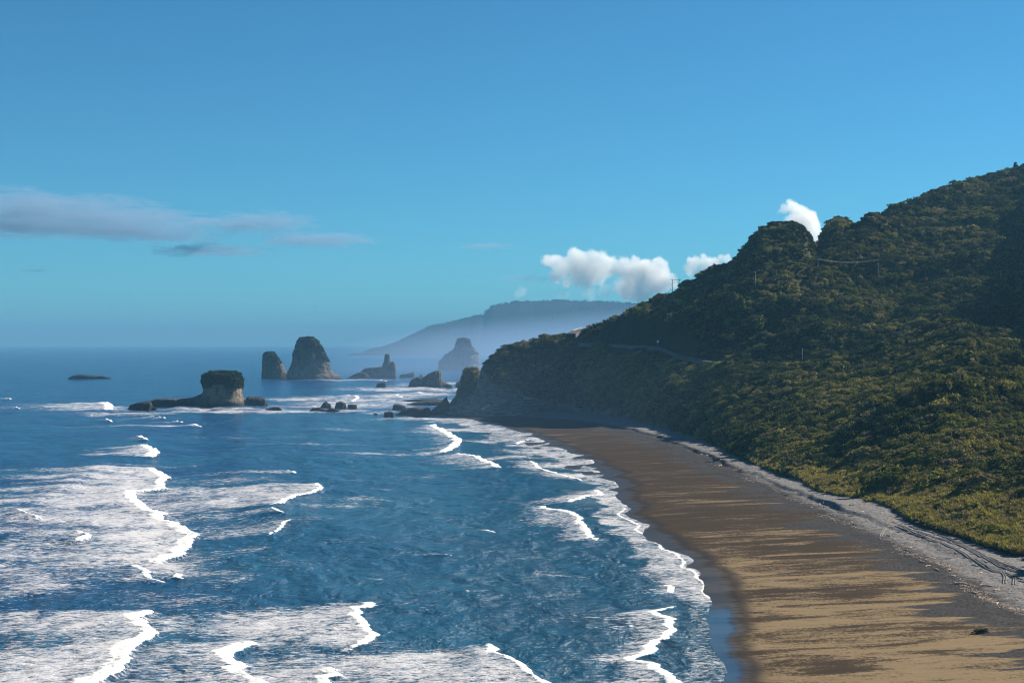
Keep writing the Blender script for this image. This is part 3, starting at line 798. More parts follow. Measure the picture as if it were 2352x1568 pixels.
# ------------------------------------------------------------------ cabbage trees: trunk and spiky crown
def tube(path, rads, n=6):
    path = np.array(path, float); V = []
    for i, p in enumerate(path):
        t = path[min(i + 1, len(path) - 1)] - path[max(i - 1, 0)]; t /= np.linalg.norm(t) + 1e-9
        a = np.cross(t, [0.13, 0.97, 0.2]); 
        if np.linalg.norm(a) < 1e-3: a = np.cross(t, [1, 0, 0])
        a /= np.linalg.norm(a); b = np.cross(t, a)
        for k in range(n):
            q = 2 * math.pi * k / n
            V.append(p + rads[i] * (a * math.cos(q) + b * math.sin(q)))
    F = grid_faces(len(path), n, True)
    V = np.array(V)
    m = len(V); V = np.concatenate([V, [path[0], path[-1]]])
    caps = [(m, (k + 1) % n, k, k) for k in range(n)] + [(m + 1, (len(path) - 1) * n + k, (len(path) - 1) * n + (k + 1) % n, (len(path) - 1) * n + (k + 1) % n) for k in range(n)]
    tri = np.array([(a, b, c) for a, b, c, _ in caps])
    q = np.concatenate([F[:, [0, 1, 2]], F[:, [0, 2, 3]], tri])
    return V, q

def join(parts):
    V, F, k = [], [], 0
    for v, f in parts:
        V.append(v); F.append(np.asarray(f) + k); k += len(v)
    return np.concatenate(V), np.concatenate(F)

def box(c, s, ax=None):
    c = np.array(c, float); s = np.array(s, float) / 2
    v = np.array([[x, y, z] for x in (-1, 1) for y in (-1, 1) for z in (-1, 1)]) * s
    if ax is not None: v = v @ np.array(ax).T
    f = np.array([(0, 1, 3, 2), (4, 6, 7, 5), (0, 4, 5, 1), (2, 3, 7, 6), (0, 2, 6, 4), (1, 5, 7, 3)])
    f = np.concatenate([f[:, [0, 1, 2]], f[:, [0, 2, 3]]])
    return v + c, f

def spike_head(c, r, n, rg):
    V, F = [], []
    for i in range(n):
        d = rg.normal(0, 1, 3); d[2] = abs(d[2]) * 0.9 - 0.25; d /= np.linalg.norm(d)
        s = np.cross(d, [0, 0, 1]); s /= np.linalg.norm(s) + 1e-6; s *= 0.055
        m = c + d * r * 0.55; t = c + d * r * rg.uniform(0.8, 1.1) - np.array([0, 0, 0.22 * r])
        k = len(V); V += [c, m - s, m + s, t]; F += [(k, k + 1, k + 2), (k + 1, k + 3, k + 2)]
    return np.array(V), np.array(F)

rg = np.random.default_rng(31)
trees = []
for k in range(3):
    t0 = np.array([0, 0, -0.3]); parts = [tube([t0, (0.1, 0, 1.4), (0.15, 0.05, 2.6 + 0.4 * k)], [0.2, 0.16, 0.13])]
    top = np.array([0.15, 0.05, 2.6 + 0.4 * k]); heads = []
    for q in range(1 if k == 0 else 3):
        tip = top + (np.array([0, 0, 0.6]) if k == 0 else np.array([math.cos(q * 2.1) * .7, math.sin(q * 2.1) * .7, 0.9 + 0.2 * q]))
        parts.append(tube([top, tip], [0.11, 0.08])); heads.append(spike_head(tip, 1.15, 70, rg))
    tr = raw_mesh('trunk', *join(parts)); tr.materials.append(M_TRUNK)
    cr = raw_mesh('crown', *join(heads)); cr.materials.append(M_LEAF_OBJ)
    trees.append((tr, cr))
PALMS = [(1797,940),(1780,915),(1810,905),(1845,900),(1865,895),(1905,885),(1925,880),(1860,925),(1840,945),(1770,955),(1735,965),(1940,870),(1985,855),(2010,950),(2040,960),(1850,985),(1880,975),(1930,965),(1715,905),(1690,940),
         (1905,915),(1830,880),(1960,900),(1875,945),(1900,940),(2060,905),(2110,890),(2150,930),(1740,930),(1765,985),(2200,880),(2085,935),(1980,920),(2250,1120),(2235,1140),(2190,1010)]
for i, (px, py) in enumerate(PALMS):
    p, r_, c_ = land_at(px + rg.uniform(-4, 4), py)
    e = empty('cabbage_tree', p); e.rotation_euler = (rg.normal(0, .06), rg.normal(0.04, .06), rg.uniform(0, 6.28)); s = rg.uniform(1.0, 1.6); e.scale = (s, s, s)
    tag(e, 'small cabbage tree with a spiky pale crown standing above the scrub', 'tree', 'cabbage trees on the near spur')
    tr, cr = trees[i % 3]
    a = link('trunk', tr, None, e); b = link('crown', cr, None, e); b['tint'] = float(rg.uniform(0.5, 0.75))

# taller trees that stand out against the sky along the ridge
def crown_tree(p, s, label, tint_, group=None):
    e = empty('tree', p); e.scale = (s, s, s); e.rotation_euler = (0, 0, rg.uniform(0, 6.28))
    tag(e, label, 'tree', group)
    link('trunk', TT, None, e); o = link('crown', TC[int(rg.integers(0, 3))], None, e); o['tint'] = tint_
    return e
TT = raw_mesh('trunk', *join([tube([(0, 0, -1), (0.1, 0, 1.5), (0.05, 0.1, 3.2)], [0.22, 0.17, 0.1]), tube([(0.1, 0, 1.6), (0.8, 0.3, 2.8)], [0.1, 0.05]), tube([(0.1, 0, 1.9), (-0.7, 0.3, 3.0)], [0.1, 0.05])]))
TT.materials.append(M_TRUNK)
TC = []
for k in range(3):
    r = np.random.default_rng(300 + k); P, N = [], []
    for q in range(7):
        c = np.array([r.uniform(-1.1, 1.1), r.uniform(-1.1, 1.1), r.uniform(2.2, 4.2)]); d = r.normal(0, 1, (70, 3)); d /= np.linalg.norm(d, axis=1, keepdims=True)
        P.append(c + d * r.uniform(0.6, 1.0) * r.uniform(0.6, 1.05, (70, 1)) * [1, 1, .75]); N.append(d)
    me = raw_mesh('crown', *leaf_quads(np.concatenate(P), np.concatenate(N), 0.26, r)); me.materials.append(M_LEAF_OBJ); TC.append(me)
def ridge_at(px):
    c = int(np.argmin(np.abs(colpx - px))); r = int(np.argmin(LPY[:, c])); return land_v[r, c]
crown_tree(ridge_at(2334) - np.array([0, 0, .5]), 1.8, 'tallest dark tree breaking the ridge line at the top right', 0.05)
for px in (2120, 2165, 2215, 2262, 2290, 2312, 2068, 2040, 1655, 1617, 1390):
    crown_tree(ridge_at(px) - np.array([0, 0, .8]), rg.uniform(0.45, 0.9), 'dark bushy tree showing above the scrub along the ridge line', float(rg.uniform(0.05, 0.35)), 'trees along the ridge line')

# ------------------------------------------------------------------ rocks in the sea
def rock_skin(P, amp, scale, seed, N=None):
    """roughen a set of points outward (ridged crags and ledges)"""
    f = fbm3(P * np.array([1, 1, 0.7]), scale, 5, 0.6, seed)
    g = np.abs(fbm3(P * np.array([1, 1, 2.4]), scale * 0.35, 3, 0.5, seed + 3))
    return (f * 1.0 - g * 0.55) * amp

def stack(name, rows, Y, label, mat, depth=0.75, amp=2.6, seed=1, skirt=1.5, leafy=None, leaf_mat=None, leaf_tint=0.15, rnd=2.4, parent=None, cat='rock', leaf_size=0.9, nclump=260):
    """a sea stack from surveyed widths: rows of (height reading, left, right) from the top down"""
    rows = sorted(rows); py = np.array([r[0] for r in rows], float)
    lf, rt = np.array([r[1] for r in rows], float), np.array([r[2] for r in rows], float)
    pz = EYE - (py - HY) / FOC * Y
    M_, NS = 56, 72
    t = np.linspace(0, 1, M_); pyq = py[0] + (py[-1] - py[0]) * t ** 0.85
    L, Rr = np.interp(pyq, py, lf), np.interp(pyq, py, rt)
    z = EYE - (pyq - HY) / FOC * Y
    cxm = ((L + Rr) / 2 - CX) / FOC * Y; hw = (Rr - L) / 2 / FOC * Y
    z = np.append(z, -skirt); cxm = np.append(cxm, cxm[-1]); hw = np.append(hw, hw[-1] * 1.04)
    x0 = cxm[-1]
    th = np.linspace(0, 2 * math.pi, NS, endpoint=False)
    c, s = np.cos(th), np.sin(th)
    ce, se = np.sign(c) * np.abs(c) ** (2 / rnd), np.sign(s) * np.abs(s) ** (2 / rnd)
    V = np.stack([cxm[:, None] - x0 + hw[:, None] * ce[None], depth * hw[:, None] * se[None] + 0 * cxm[:, None], z[:, None] + 0 * th[None]], -1)
    out = np.stack([c[None] + 0 * z[:, None], s[None] + 0 * z[:, None], 0 * V[..., 2]], -1)
    dsp = rock_skin(V + np.array([seed * 31.0, 0, 0]), amp, max(3.0, hw.max() * 0.42), seed)
    dsp = dsp * np.clip(hw[:, None] / (0.25 * hw.max()), 0.15, 1)
    V = V + out * dsp[..., None]
    capz = z[0] + 0.15 * amp
    top = np.array([[cxm[0] - x0, 0, capz]])
    v = np.concatenate([V.reshape(-1, 3), top])
    nr = len(z); f = grid_faces(nr, NS, True)[:, ::-1]
    tri = np.concatenate([f[:, [0, 1, 2]], f[:, [0, 2, 3]], np.array([(nr * NS, (k + 1) % NS, k) for k in range(NS)])[:, ::-1]])
    me = raw_mesh(name, v, tri, True)
    o = link(name, me, mat, parent)
    if parent is None:
        o.location = (x0, Y, 0); tag(o, label, cat)
    else:
        o.location = (x0 - parent.location.x, Y - parent.location.y, 0)
    if leafy:
        rgl = np.random.default_rng(seed + 900)
        Vc = V[:-1]; keep_ = leafy(Vc[..., 2] + 0 * Vc[..., 0], Vc[..., 0] / hw.max(), rgl) 
        # the top cap is planted as well
        idx = np.argwhere(keep_)
        wts = hw[idx[:, 0]] + 0.5
        pick = idx[rgl.choice(len(idx), nclump, p=wts / wts.sum())]
        cen = Vc[pick[:, 0], pick[:, 1]]; od = out[pick[:, 0], pick[:, 1]]
        ncap = nclump // 4
        q = rgl.random((ncap, 1)); i0 = pick[:ncap].copy(); i0[:, 0] = 0
        cap = V[0, pick[:ncap, 1]] * q + top * (1 - q); cap[:, 2] = np.maximum(cap[:, 2], z[0])
        cen = np.concatenate([cen, cap]); od = np.concatenate([od, np.tile([0, 0, 1.0], (ncap, 1))])
        P, N = [], []
        for a, b in zip(cen, od):
            m = 26; d = rgl.normal(0, 1, (m, 3)); d /= np.linalg.norm(d, axis=1, keepdims=True)
            rr_ = leaf_size * rgl.uniform(0.8, 2.0)
            P.append(a + b * 0.2 * rr_ + d * rr_ * rgl.uniform(0.6, 1.0, (m, 1)) * [1, 1, .8]); N.append(d)
        lv, lf_ = leaf_quads(np.concatenate(P), np.concatenate(N), leaf_size * 0.55, rgl)
        fo = link('shrub_cover', raw_mesh('shrub_cover', lv, lf_), leaf_mat or M_LEAF_OBJ, o); fo['tint'] = leaf_tint
    return o

def ridge_rock(name, prof, Y, label, mat, width=0.8, amp=1.2, seed=1, base=None, parent=None, cat='rock', minw=1.5):
    """a low rock lying along the view: surveyed top edge (reading across, reading down)"""
    prof = np.array(sorted(prof), float)
    NS, M_ = 24, max(26, int(len(prof) * 9))
    px = np.linspace(prof[0, 0], prof[-1, 0], M_)
    X = (px - CX) / FOC * Y
    zt = EYE - (np.interp(px, prof[:, 0], prof[:, 1]) - HY) / FOC * Y
    zt = np.maximum(zt, 0.05)
    hd = np.maximum(minw, width * zt) * np.clip(np.minimum(np.arange(M_), M_ - 1 - np.arange(M_)) / 2.0, 0.25, 1)
    x0 = X.mean()
    th = np.linspace(-0.35, math.pi + 0.35, NS)
    yy = -np.cos(th); zz = np.sin(th)
    zz = np.where(zz > 0, np.abs(zz) ** 0.6, zz)
    V = np.stack([X[:, None] - x0 + 0 * th[None], hd[:, None] * np.sign(yy)[None] * (np.abs(yy) ** 0.8)[None], np.where(zz[None] > 0, zt[:, None] * zz[None], 4.0 * zz[None])], -1)
    d = rock_skin(V + np.array([seed * 23.0, 0, 0]), amp, 5.0, seed)
    sc_ = np.clip(zt / 2.0, 0.35, 1)[:, None]
    V[..., 2] += np.where(zz[None] > 0, d * zz[None] * sc_, 0) ; V[..., 1] += d * yy[None] * 1.2; V[..., 0] += 0.7 * fbm3(V, 3.0, 3, 0.5, seed + 7)
    f = grid_faces(M_, NS)
    nv = M_ * NS
    v = np.concatenate([V.reshape(-1, 3), V[0].mean(0)[None], V[-1].mean(0)[None]])
    tri = np.concatenate([f[:, [0, 1, 2]], f[:, [0, 2, 3]], np.array([(nv, k, k + 1) for k in range(NS - 1)]), np.array([(nv + 1, (M_ - 1) * NS + k + 1, (M_ - 1) * NS + k) for k in range(NS - 1)])])
    o = link(name, raw_mesh(name, v, tri, True), mat, parent)
    if parent is None:
        o.location = (x0, Y, 0); tag(o, label, cat)
    else:
        o.location = (x0 - parent.location.x, Y - parent.location.y, 0)
    return o

def Z2(x, y): return z2([(x, y)])[0]
def Z1(x, y): return z1([(x, y)])[0]
def rows2(r, zf=Z2):
    out = []
    for y, a, b in r:
        out.append((zf(a, y)[1], zf(a, y)[0], zf(b, y)[0]))
    return out
def above(frac_, lo=0.0, side=0.0):
    """planted where higher than a share of the rock's height, lower down towards one side"""
    def fn(z, x, r):
        zm = z.max(); lim = zm * (frac_ - side * np.clip(x, -1, 1) + lo * fbm3(np.stack([x * 30, x * 11, z], -1), 6.0, 3))
        return z > lim
    return fn

YS = 50 * FOC / (869.5 - HY)
o = stack('sea_stack', rows2([(150, 450, 560), (175, 425, 588), (205, 415, 612), (250, 385, 632), (290, 372, 652), (330, 380, 676), (370, 362, 694), (400, 352, 706), (440, 340, 720), (462, 336, 762), (480, 340, 786)]),
      YS, 'tallest dark sea stack with a shrub covered crown and a pale crag down its front', M_STACK, 0.8, 6.5, 3, leafy=above(0.66, 0.3, 0.45), nclump=900, leaf_size=1.0, leaf_tint=0.02)
o = stack('sea_stack', rows2([(268, 160, 240), (285, 138, 256), (330, 136, 276), (360, 142, 292), (400, 140, 316), (440, 134, 338), (482, 126, 356)]),
      YS + 25, 'leaning dark sea stack just left of the tallest one, sloping on its right', M_STACK, 0.8, 4.2, 5, leafy=above(0.6, 0.35), nclump=420, leaf_size=0.85, leaf_tint=0.02)
o = stack('sea_stack', rows2([(160, 1728, 1815), (180, 1714, 1828), (225, 1708, 1842), (245, 1690, 1872), (280, 1636, 1888), (310, 1606, 1905), (340, 1582, 1914), (390, 1568, 1918), (440, 1560, 1924), (500, 1550, 1930)]),
      2700.0, 'broad hazy sea stack with a blunt knob on top, half lost in mist', M_STACK, 0.8, 7.0, 8, leafy=above(0.5, 0.4), nclump=800, leaf_size=1.2, leaf_tint=0.05)

# the seal shaped rock: a long back, a raised neck and a shoulder
YB = 50 * FOC / (867.5 - HY)
b = ridge_rock('seal_shaped_rock', [Z2(x, y) for x, y in [(925, 466), (935, 425), (965, 402), (1010, 389), (1060, 387), (1105, 384), (1150, 376), (1190, 372), (1222, 384), (1226, 466)]], YB,
      'long low rock with a rounded back and an upright neck at its right end', M_STACK, 0.45, 1.6, 11)
stack('neck', rows2([(280, 1138, 1166), (292, 1130, 1174), (306, 1130, 1176), (318, 1128, 1174), (330, 1128, 1178), (350, 1120, 1180), (370, 1114, 1184), (395, 1104, 1190)]), YB - 3, None, M_STACK, 0.85, 0.8, 12, parent=b, skirt=-12)
stack('shoulder', rows2([(342, 1186, 1212), (352, 1178, 1220), (375, 1176, 1223), (400, 1170, 1226), (465, 1168, 1228)]), YB - 5, None, M_STACK, 0.9, 0.8, 13, parent=b)
ridge_rock('low_rock', [Z2(x, y) for x, y in [(822, 478), (860, 455), (900, 436), (940, 428), (975, 432), (1000, 450), (1022, 476)]], 50 * FOC / (868.8 - HY),
      'dark low rock lying in front of the left end of the seal shaped rock', M_REEF, 0.6, 1.4, 14)
ridge_rock('low_rock', [Z2(x, y) for x, y in [(1250, 468), (1262, 446), (1300, 440), (1345, 436), (1352, 428), (1370, 430), (1376, 466)]], 50 * FOC / (866.0 - HY),
      'small flat topped rock between the seal shaped rock and the hazy stack', M_STACK, 0.6, 0.8, 15)
ridge_rock('low_rock', [Z2(x, y) for x, y in [(1410, 470), (1420, 450), (1436, 442), (1446, 468)]], 50 * FOC / (867.0 - HY),
      'tiny rock tip peeping out behind the humped rock', M_STACK, 0.6, 0.5, 16)
ridge_rock('humped_rock', [Z2(x, y) for x, y in [(1322, 548), (1335, 510), (1352, 485), (1385, 472), (1440, 466), (1470, 452), (1505, 432), (1545, 414), (1580, 414), (1592, 432), (1602, 492), (1640, 520), (1672, 530), (1684, 548)]],
      50 * FOC / (888.5 - HY), 'humped grey rock rising to a blunt peak left of the headland', M_STACK, 0.55, 1.8, 17)
ridge_rock('low_rock', [Z2(x, y) for x, y in [(1062, 542), (1072, 520), (1100, 511), (1138, 512), (1144, 542)]], 50 * FOC / (887.0 - HY),
      'small square dark rock alone in the foam below the seal shaped rock', M_REEF, 0.8, 0.6, 18)
ridge_rock('low_rock', [Z2(x, y) for x, y in [(1706, 556), (1712, 520), (1725, 502), (1740, 505), (1748, 556)]], 50 * FOC / (890.0 - HY),
      'narrow hazy rock beside the headland pinnacle', M_STACK, 0.6, 0.8, 19)
# the block with the long ledge
YC = 50 * FOC / (930.0 - HY)
led = ridge_rock('ledge_rock', [Z1(x, y) for x, y in [(1215, 690), (1235, 652), (1300, 644), (1400, 642), (1500, 640), (1570, 632), (1620, 612), (1660, 590), (1800, 560), (1960, 600), (2000, 690)]], YC,
      'flat topped rock block crowned with dark shrubs on a long low ledge', M_STACK, 0.75, 0.9, 21, minw=4)
stack('block', rows2([(470, 1700, 1900), (490, 1672, 1950), (540, 1664, 1962), (580, 1662, 1968), (610, 1655, 1974), (640, 1638, 1982), (665, 1610, 1996), (702, 1600, 2006)], Z1), YC - 4, None, M_PALE, 0.85, 1.4, 22, parent=led,
      leafy=above(0.74, 0.35, 0.1), nclump=260, leaf_size=1.1, leaf_tint=0.03, rnd=3.2)
for ch in list(led.children):
    if ch.name.startswith('block'):
        cap = stack('crown', rows2([(436, 1700, 1920), (444, 1672, 1944), (460, 1660, 1954), (500, 1660, 1958), (545, 1672, 1956), (570, 1720, 1950)], Z1), YC - 4, None, M_REEF, 0.85, 1.6, 23, parent=led, skirt=-12,
              leafy=lambda z, x, r: z > -99, nclump=560, leaf_size=1.25, leaf_tint=0.03, rnd=3.0)
ridge_rock('low_rock', [Z1(x, y) for x, y in [(1040, 730), (1060, 700), (1090, 682), (1140, 668), (1200, 664), (1230, 672), (1240, 700), (1275, 728)]], 50 * FOC / (938.5 - HY),
      'dark wedge of rock at the seaward end of the long ledge', M_REEF, 0.8, 1.6, 24)
ridge_rock('boulder', [Z1(x, y) for x, y in [(2000, 690), (2006, 640), (2030, 624), (2080, 628), (2120, 628), (2160, 650), (2180, 690)]], 50 * FOC / (930.0 - HY),
      'rounded black boulder just right of the shrub crowned block', M_REEF, 0.8, 1.2, 25)
ridge_rock('reef', [Z1(x, y) for x, y in [(555, 474), (600, 452), (650, 446), (720, 452), (800, 458), (840, 456), (880, 468), (905, 478)]], 50 * FOC / (870.0 - HY),
      'long flat black reef lying far out on the left', M_REEF, 1.2, 1.0, 26)
for prof, by_, lab in [
    ([(604, 716), (625, 690), (655, 664), (690, 682), (698, 716)], 936.0, 'pointed black rock, leftmost of the three upright rocks in the surf'),
    ([(728, 720), (735, 680), (770, 668), (800, 672), (822, 690), (822, 720)], 937.0, 'square black rock, middle of the three upright rocks in the surf'),
    ([(828, 724), (832, 692), (860, 684), (900, 692), (906, 724)], 938.0, 'lowest black rock, rightmost of the three upright rocks in the surf'),
    ([(520, 736), (540, 722), (600, 716), (645, 728), (650, 736)], 942.0, 'flat black rock awash below the pointed rock'),
    ([(654, 738), (690, 720), (720, 724), (760, 740)], 943.0, 'flat black rock awash below the square rock'),
    ([(1194, 720), (1205, 690), (1240, 684), (1290, 700), (1312, 726)], 939.0, 'black rock out in the foam beyond the flat reef of the headland'),
    ([(1122, 780), (1130, 748), (1170, 744), (1205, 756), (1212, 782)], 955.0, 'square black rock at the seaward end of the headland reef'),
    ([(1215, 776), (1260, 745), (1300, 722), (1380, 714), (1440, 716), (1490, 716), (1520, 776)], 952.0, 'long dark reef running out from the foot of the headland'),
    ([(160, 726), (230, 712), (270, 708), (290, 728)], 940.0, 'thin dark skerry awash right of the black boulder'),
    ([(1040, 772), (1060, 758), (1075, 772)], 950.0, 'tiny black rock tip awash off the headland reef'),
    ([(1310, 690), (1400, 668), (1500, 655), (1600, 650), (1650, 660), (1660, 690)], 927.0, 'dark tidal platform in the surf behind the headland reef'),
    ([(1220, 662), (1330, 652), (1450, 645), (1560, 642), (1600, 662)], 919.0, 'farther dark tidal platform awash beyond the surf')]:
    ridge_rock('reef_rock', [Z2(x, y) for x, y in prof], 50 * FOC / (by_ - HY), lab, M_REEF, 0.9 if 'platform' not in lab else 5.0, 1.3 if 'platform' not in lab else 0.5, 30 + int(by_) % 17 + len(lab))
# leaning slab and planted pinnacle at the tip of the headland
ridge_rock('slab', [Z2(x, y) for x, y in [(1480, 776), (1530, 725), (1580, 680), (1615, 645), (1640, 632), (1646, 660), (1660, 690), (1690, 640), (1712, 622), (1720, 700), (1740, 776)]], 1000.0,
      'jagged tilted slab of dark rock at the tip of the headland', M_STACK, 0.5, 1.6, 52)
stack('pinnacle', [(848, 1070, 1094), (853, 1066, 1098), (870, 1062, 1098), (884, 1056, 1098), (898, 1052, 1098), (915, 1048, 1100), (948, 1040, 1110)], 1035.0,
      'sunlit pinnacle covered in yellow green shrubs at the tip of the headland', M_PALE, 0.9, 1.2, 53, leafy=above(0.35, 0.2), nclump=420, leaf_size=0.9, leaf_tint=0.78)

# ------------------------------------------------------------------ far range of hills across the bay
FAR = np.array([(900, 789), (925, 780), (942, 769), (985, 750), (1040, 740), (1085, 728), (1110, 723), (1118, 713), (1132, 703), (1160, 697), (1195, 691), (1225, 694), (1250, 690), (1290, 690), (1310, 693), (1340, 692), (1400, 694), (1455, 698), (1540, 704), (1650, 690), (1800, 680), (2100, 670), (2500, 660)], float)
fx = np.arange(900, 2500, 2.5); YFAR = 8200.0
ztop = EYE - (np.interp(fx, FAR[:, 0], FAR[:, 1]) - HY) / FOC * YFAR
ztop = np.maximum(ztop, 1.0); zrough = 5.0 * fbm2(fx / 6.0, fx * 0, 4, seed=81)
tt = np.linspace(0, 1, 40)
depthf = np.where(fx < 1112, 0.9, 0.55)[:, None] * 2600 + 200
FXX = ((fx - CX) / FOC * YFAR)[:, None] + 0 * tt[None]
FYY = YFAR - depthf * (1 - tt[None]); FZZ = ztop[:, None] * (tt[None] ** 1.3) - 4 * (1 - tt[None])
FZZ = FZZ + 26 * fbm2(FXX / 260.0, FYY / 260.0, 5, seed=82) * (tt[None] * (1 - tt[None]) * 4) ** 0.8 * np.clip(ztop[:, None] / 100, 0, 1)
FZZ = FZZ + zrough[:, None] * tt[None] ** 12
FV = np.stack([FXX, FYY, FZZ], -1)
back = FV[:, ::-1].copy(); back[..., 1] = 2 * YFAR - back[..., 1] + 300
FV = np.concatenate([FV, back], 1)
fh = link('far_hills', raw_mesh('far_hills', FV.reshape(-1, 3), grid_faces(len(fx), 80)[:, ::-1], True, {'rock': np.zeros(len(fx) * 80)}), mat_plain('far_forest', (0.008, 0.016, 0.016), 0.95, 0.02, 0.5, 0.05))
setting(fh)
rgf = np.random.default_rng(77); ncl = 900
ii = rgf.integers(30, 560, ncl); jj = np.where(rgf.random(ncl) < 0.6, 39, rgf.integers(20, 40, ncl))
P, N = [], []
for a_ in FV[ii, jj]:
    d = rgf.normal(0, 1, (14, 3)); d /= np.linalg.norm(d, axis=1, keepdims=True); q_ = rgf.uniform(4, 9)
    P.append(a_ + d * q_ * [1.2, 1, .9]); N.append(d)
fw = link('far_woods', raw_mesh('far_woods', *leaf_quads(np.concatenate(P), np.concatenate(N), 4.0, rgf)), M_LEAF_OBJ); fw['tint'] = 0.1
tag(fw, 'far off wood along the top of the blue hills across the bay', 'wood', None, 'stuff')

# ------------------------------------------------------------------ coast road, sign, marker posts
def ribbon(path, w, mat, name, up=0.25, slope=0.0):
    p = np.array(path, float); t = np.gradient(p, axis=0); t[:, 2] = 0; t /= np.linalg.norm(t, axis=1, keepdims=True)
    s = np.stack([t[:, 1], -t[:, 0], 0 * t[:, 0]], 1)
    k = np.linspace(-0.5, 0.5, 5)
    v = p[:, None] + s[:, None] * (k * w)[None, :, None]; v[..., 2] += up + slope * k[None] * w
    lo = v[:, [0, -1]].copy(); lo[..., 2] -= 3.0
    v = np.concatenate([lo[:, :1], v, lo[:, 1:]], 1)
    return link(name, raw_mesh(name, v.reshape(-1, 3), grid_faces(len(p), 7), False), mat)
def dense(path, n=60, s=3.0):
    p = np.array(path, float); L = np.r_[0, np.cumsum(np.linalg.norm(np.diff(p, axis=0), axis=1))]
    q = np.linspace(0, L[-1], n); r = np.stack([np.interp(q, L, p[:, k]) for k in range(3)], 1)
    return gsm(r, s, 0)
road = ribbon(dense(ROAD), 8.0, M_ROAD, 'road', 0.4, 0.06); setting(road)
up_ = dense([sp(1312, 770, 990), sp(1322, 762, 996), sp(1345, 757.5, 1000), sp(1385, 755, 1000)], 24, 2.0)
road2 = ribbon(up_, 7.0, M_ROAD, 'road', 1.2, 0.0); setting(road2)
def mesh_part(name, parts, mat, parent): return link(name, raw_mesh(name, *join(parts)), mat, parent)
kb = up_.copy(); kb[:, 1] += 4.0; kb[:, 2] += 1.9
g_ = empty('guard_rail', kb[0]); rel = kb - kb[0]
tag(g_, 'pale guard rail curving round the upper bend of the coast road', 'guard rail')
mesh_part('rail', [tube(rel, [0.28] * len(rel), 5)], M_WHITE, g_)
for k in range(0, len(rel), 4): mesh_part('post', [box(rel[k] - [0, 0, 0.9], (0.2, 0.2, 1.8))], M_POLE, g_)
s0 = np.array(sp(1511, 794, 884)); sg = empty('road_sign', s0)
tag(sg, 'small white road sign on a post at the hairpin of the coast road', 'sign')
mesh_part('post', [box((0, 0, 1.0), (0.14, 0.14, 4.4))], M_POLE, sg); mesh_part('panel', [box((0, -0.12, 2.7), (1.4, 0.06, 1.5))], M_WHITE, sg)
for k in range(8):
    p = np.array(sp(1379 + 4.6 * k, 789 + 0.1 * k, 952 - 2.6 * k)); e = empty('marker_post', p)
    tag(e, 'one of a row of small white marker posts along the dark road edge', 'marker post', 'white marker posts along the road')
    mesh_part('post', [box((0, 0, 0.3), (0.22, 0.16, 1.7))], M_WHITE, e); mesh_part('cap', [box((0, 0, 1.26), (0.28, 0.2, 0.18))], M_POLE, e)

# ------------------------------------------------------------------ power poles and their wires
def pole(px, pyb, Y, h, label, double=False, yaw=0.3, arm=1.0):
    p = land_at(px, pyb)[0] + np.array([0, 0, 1.2]); e = empty('power_pole', p); e.rotation_euler = (0, 0, yaw); tag(e, label, 'power pole')
    xs = (-2.3, 2.3) if double else (0,)
    for x in xs: mesh_part('post', [tube([(x, 0, -3), (x, 0, h * .5), (x, 0, h)], [0.24, 0.21, 0.16], 8)], M_DARKWOOD if double else M_POLE, e)
    w = 7.0 if double else 2.4 * arm
    mesh_part('crossarm', [box((0, 0.27, h - 0.5), (w, 0.16, 0.22))], M_DARKWOOD if double else M_POLE, e)
    if double: mesh_part('brace', [box((0, 0.27, h - 2.3), (4.6, 0.14, 0.2))], M_DARKWOOD, e)
    for x in (-w * .45, 0.0, w * .45): mesh_part('insulator', [tube([(x, 0.27, h - 0.39), (x, 0.27, h - 0.05)], [0.08, 0.11], 6)], M_WIRE, e)
    return p + np.array([0, 0, h - 0.1])
def wire(a, b, sag, label, offs=(-1, 1)):
    e = None
    V = []
    for o_ in offs:
        t = np.linspace(0, 1, 18)[:, None]; q = a * (1 - t) + b * t; q[:, 2] -= sag * 4 * (t * (1 - t))[:, 0]; q = q + np.array([0.15 * o_, o_ * 0.9, -0.35 * (o_ > 0) - 0.0])
        V.append(tube(q, [0.055] * 18, 4))
    o = link('power_line', raw_mesh('power_line', *join(V)), M_WIRE); tag(o, label, 'power line'); return o
pA = pole(1553.5, 661, 1168, 9.2, 'dark double power pole with two crossbars standing against the clouds on the ridge', True, 0.1)
pB = pole(1736, 664, 1128, 9.0, 'single grey power pole on the dark slope just below the domed peak', yaw=0.4)
pC = pole(1880, 631, 1050, 8.0, 'short grey power pole at the far end of the wires across the upper slope', yaw=0.3, arm=0.6)
pD = pole(2016, 637, 990, 10.2, 'grey power pole with a wide crossarm in the middle of the upper slope', yaw=0.2)
pE = pole(2299, 658, 790, 8.0, 'grey power pole near the right end of the wires on the upper slope', yaw=0.2, arm=0.7)
pF = pole(1843, 829, 792, 6.2, 'lone grey power pole standing on the crest of the near spur', arm=0.2)
wire(pC, pD, 2.0, 'pair of thin wires sagging between the short pole and the crossarm pole', (-1, 1))
wire(pD, pE, 7.0, 'pair of thin wires sagging from the crossarm pole to the right hand pole', (-1, 1))
gw = link('stay_wire', raw_mesh('stay_wire', *tube([pA + [-2.5, 0, -2], land_at(1538, 676)[0]], [0.05, 0.05], 4)), M_WIRE); tag(gw, 'stay wire slanting down left from the double power pole', 'stay wire')

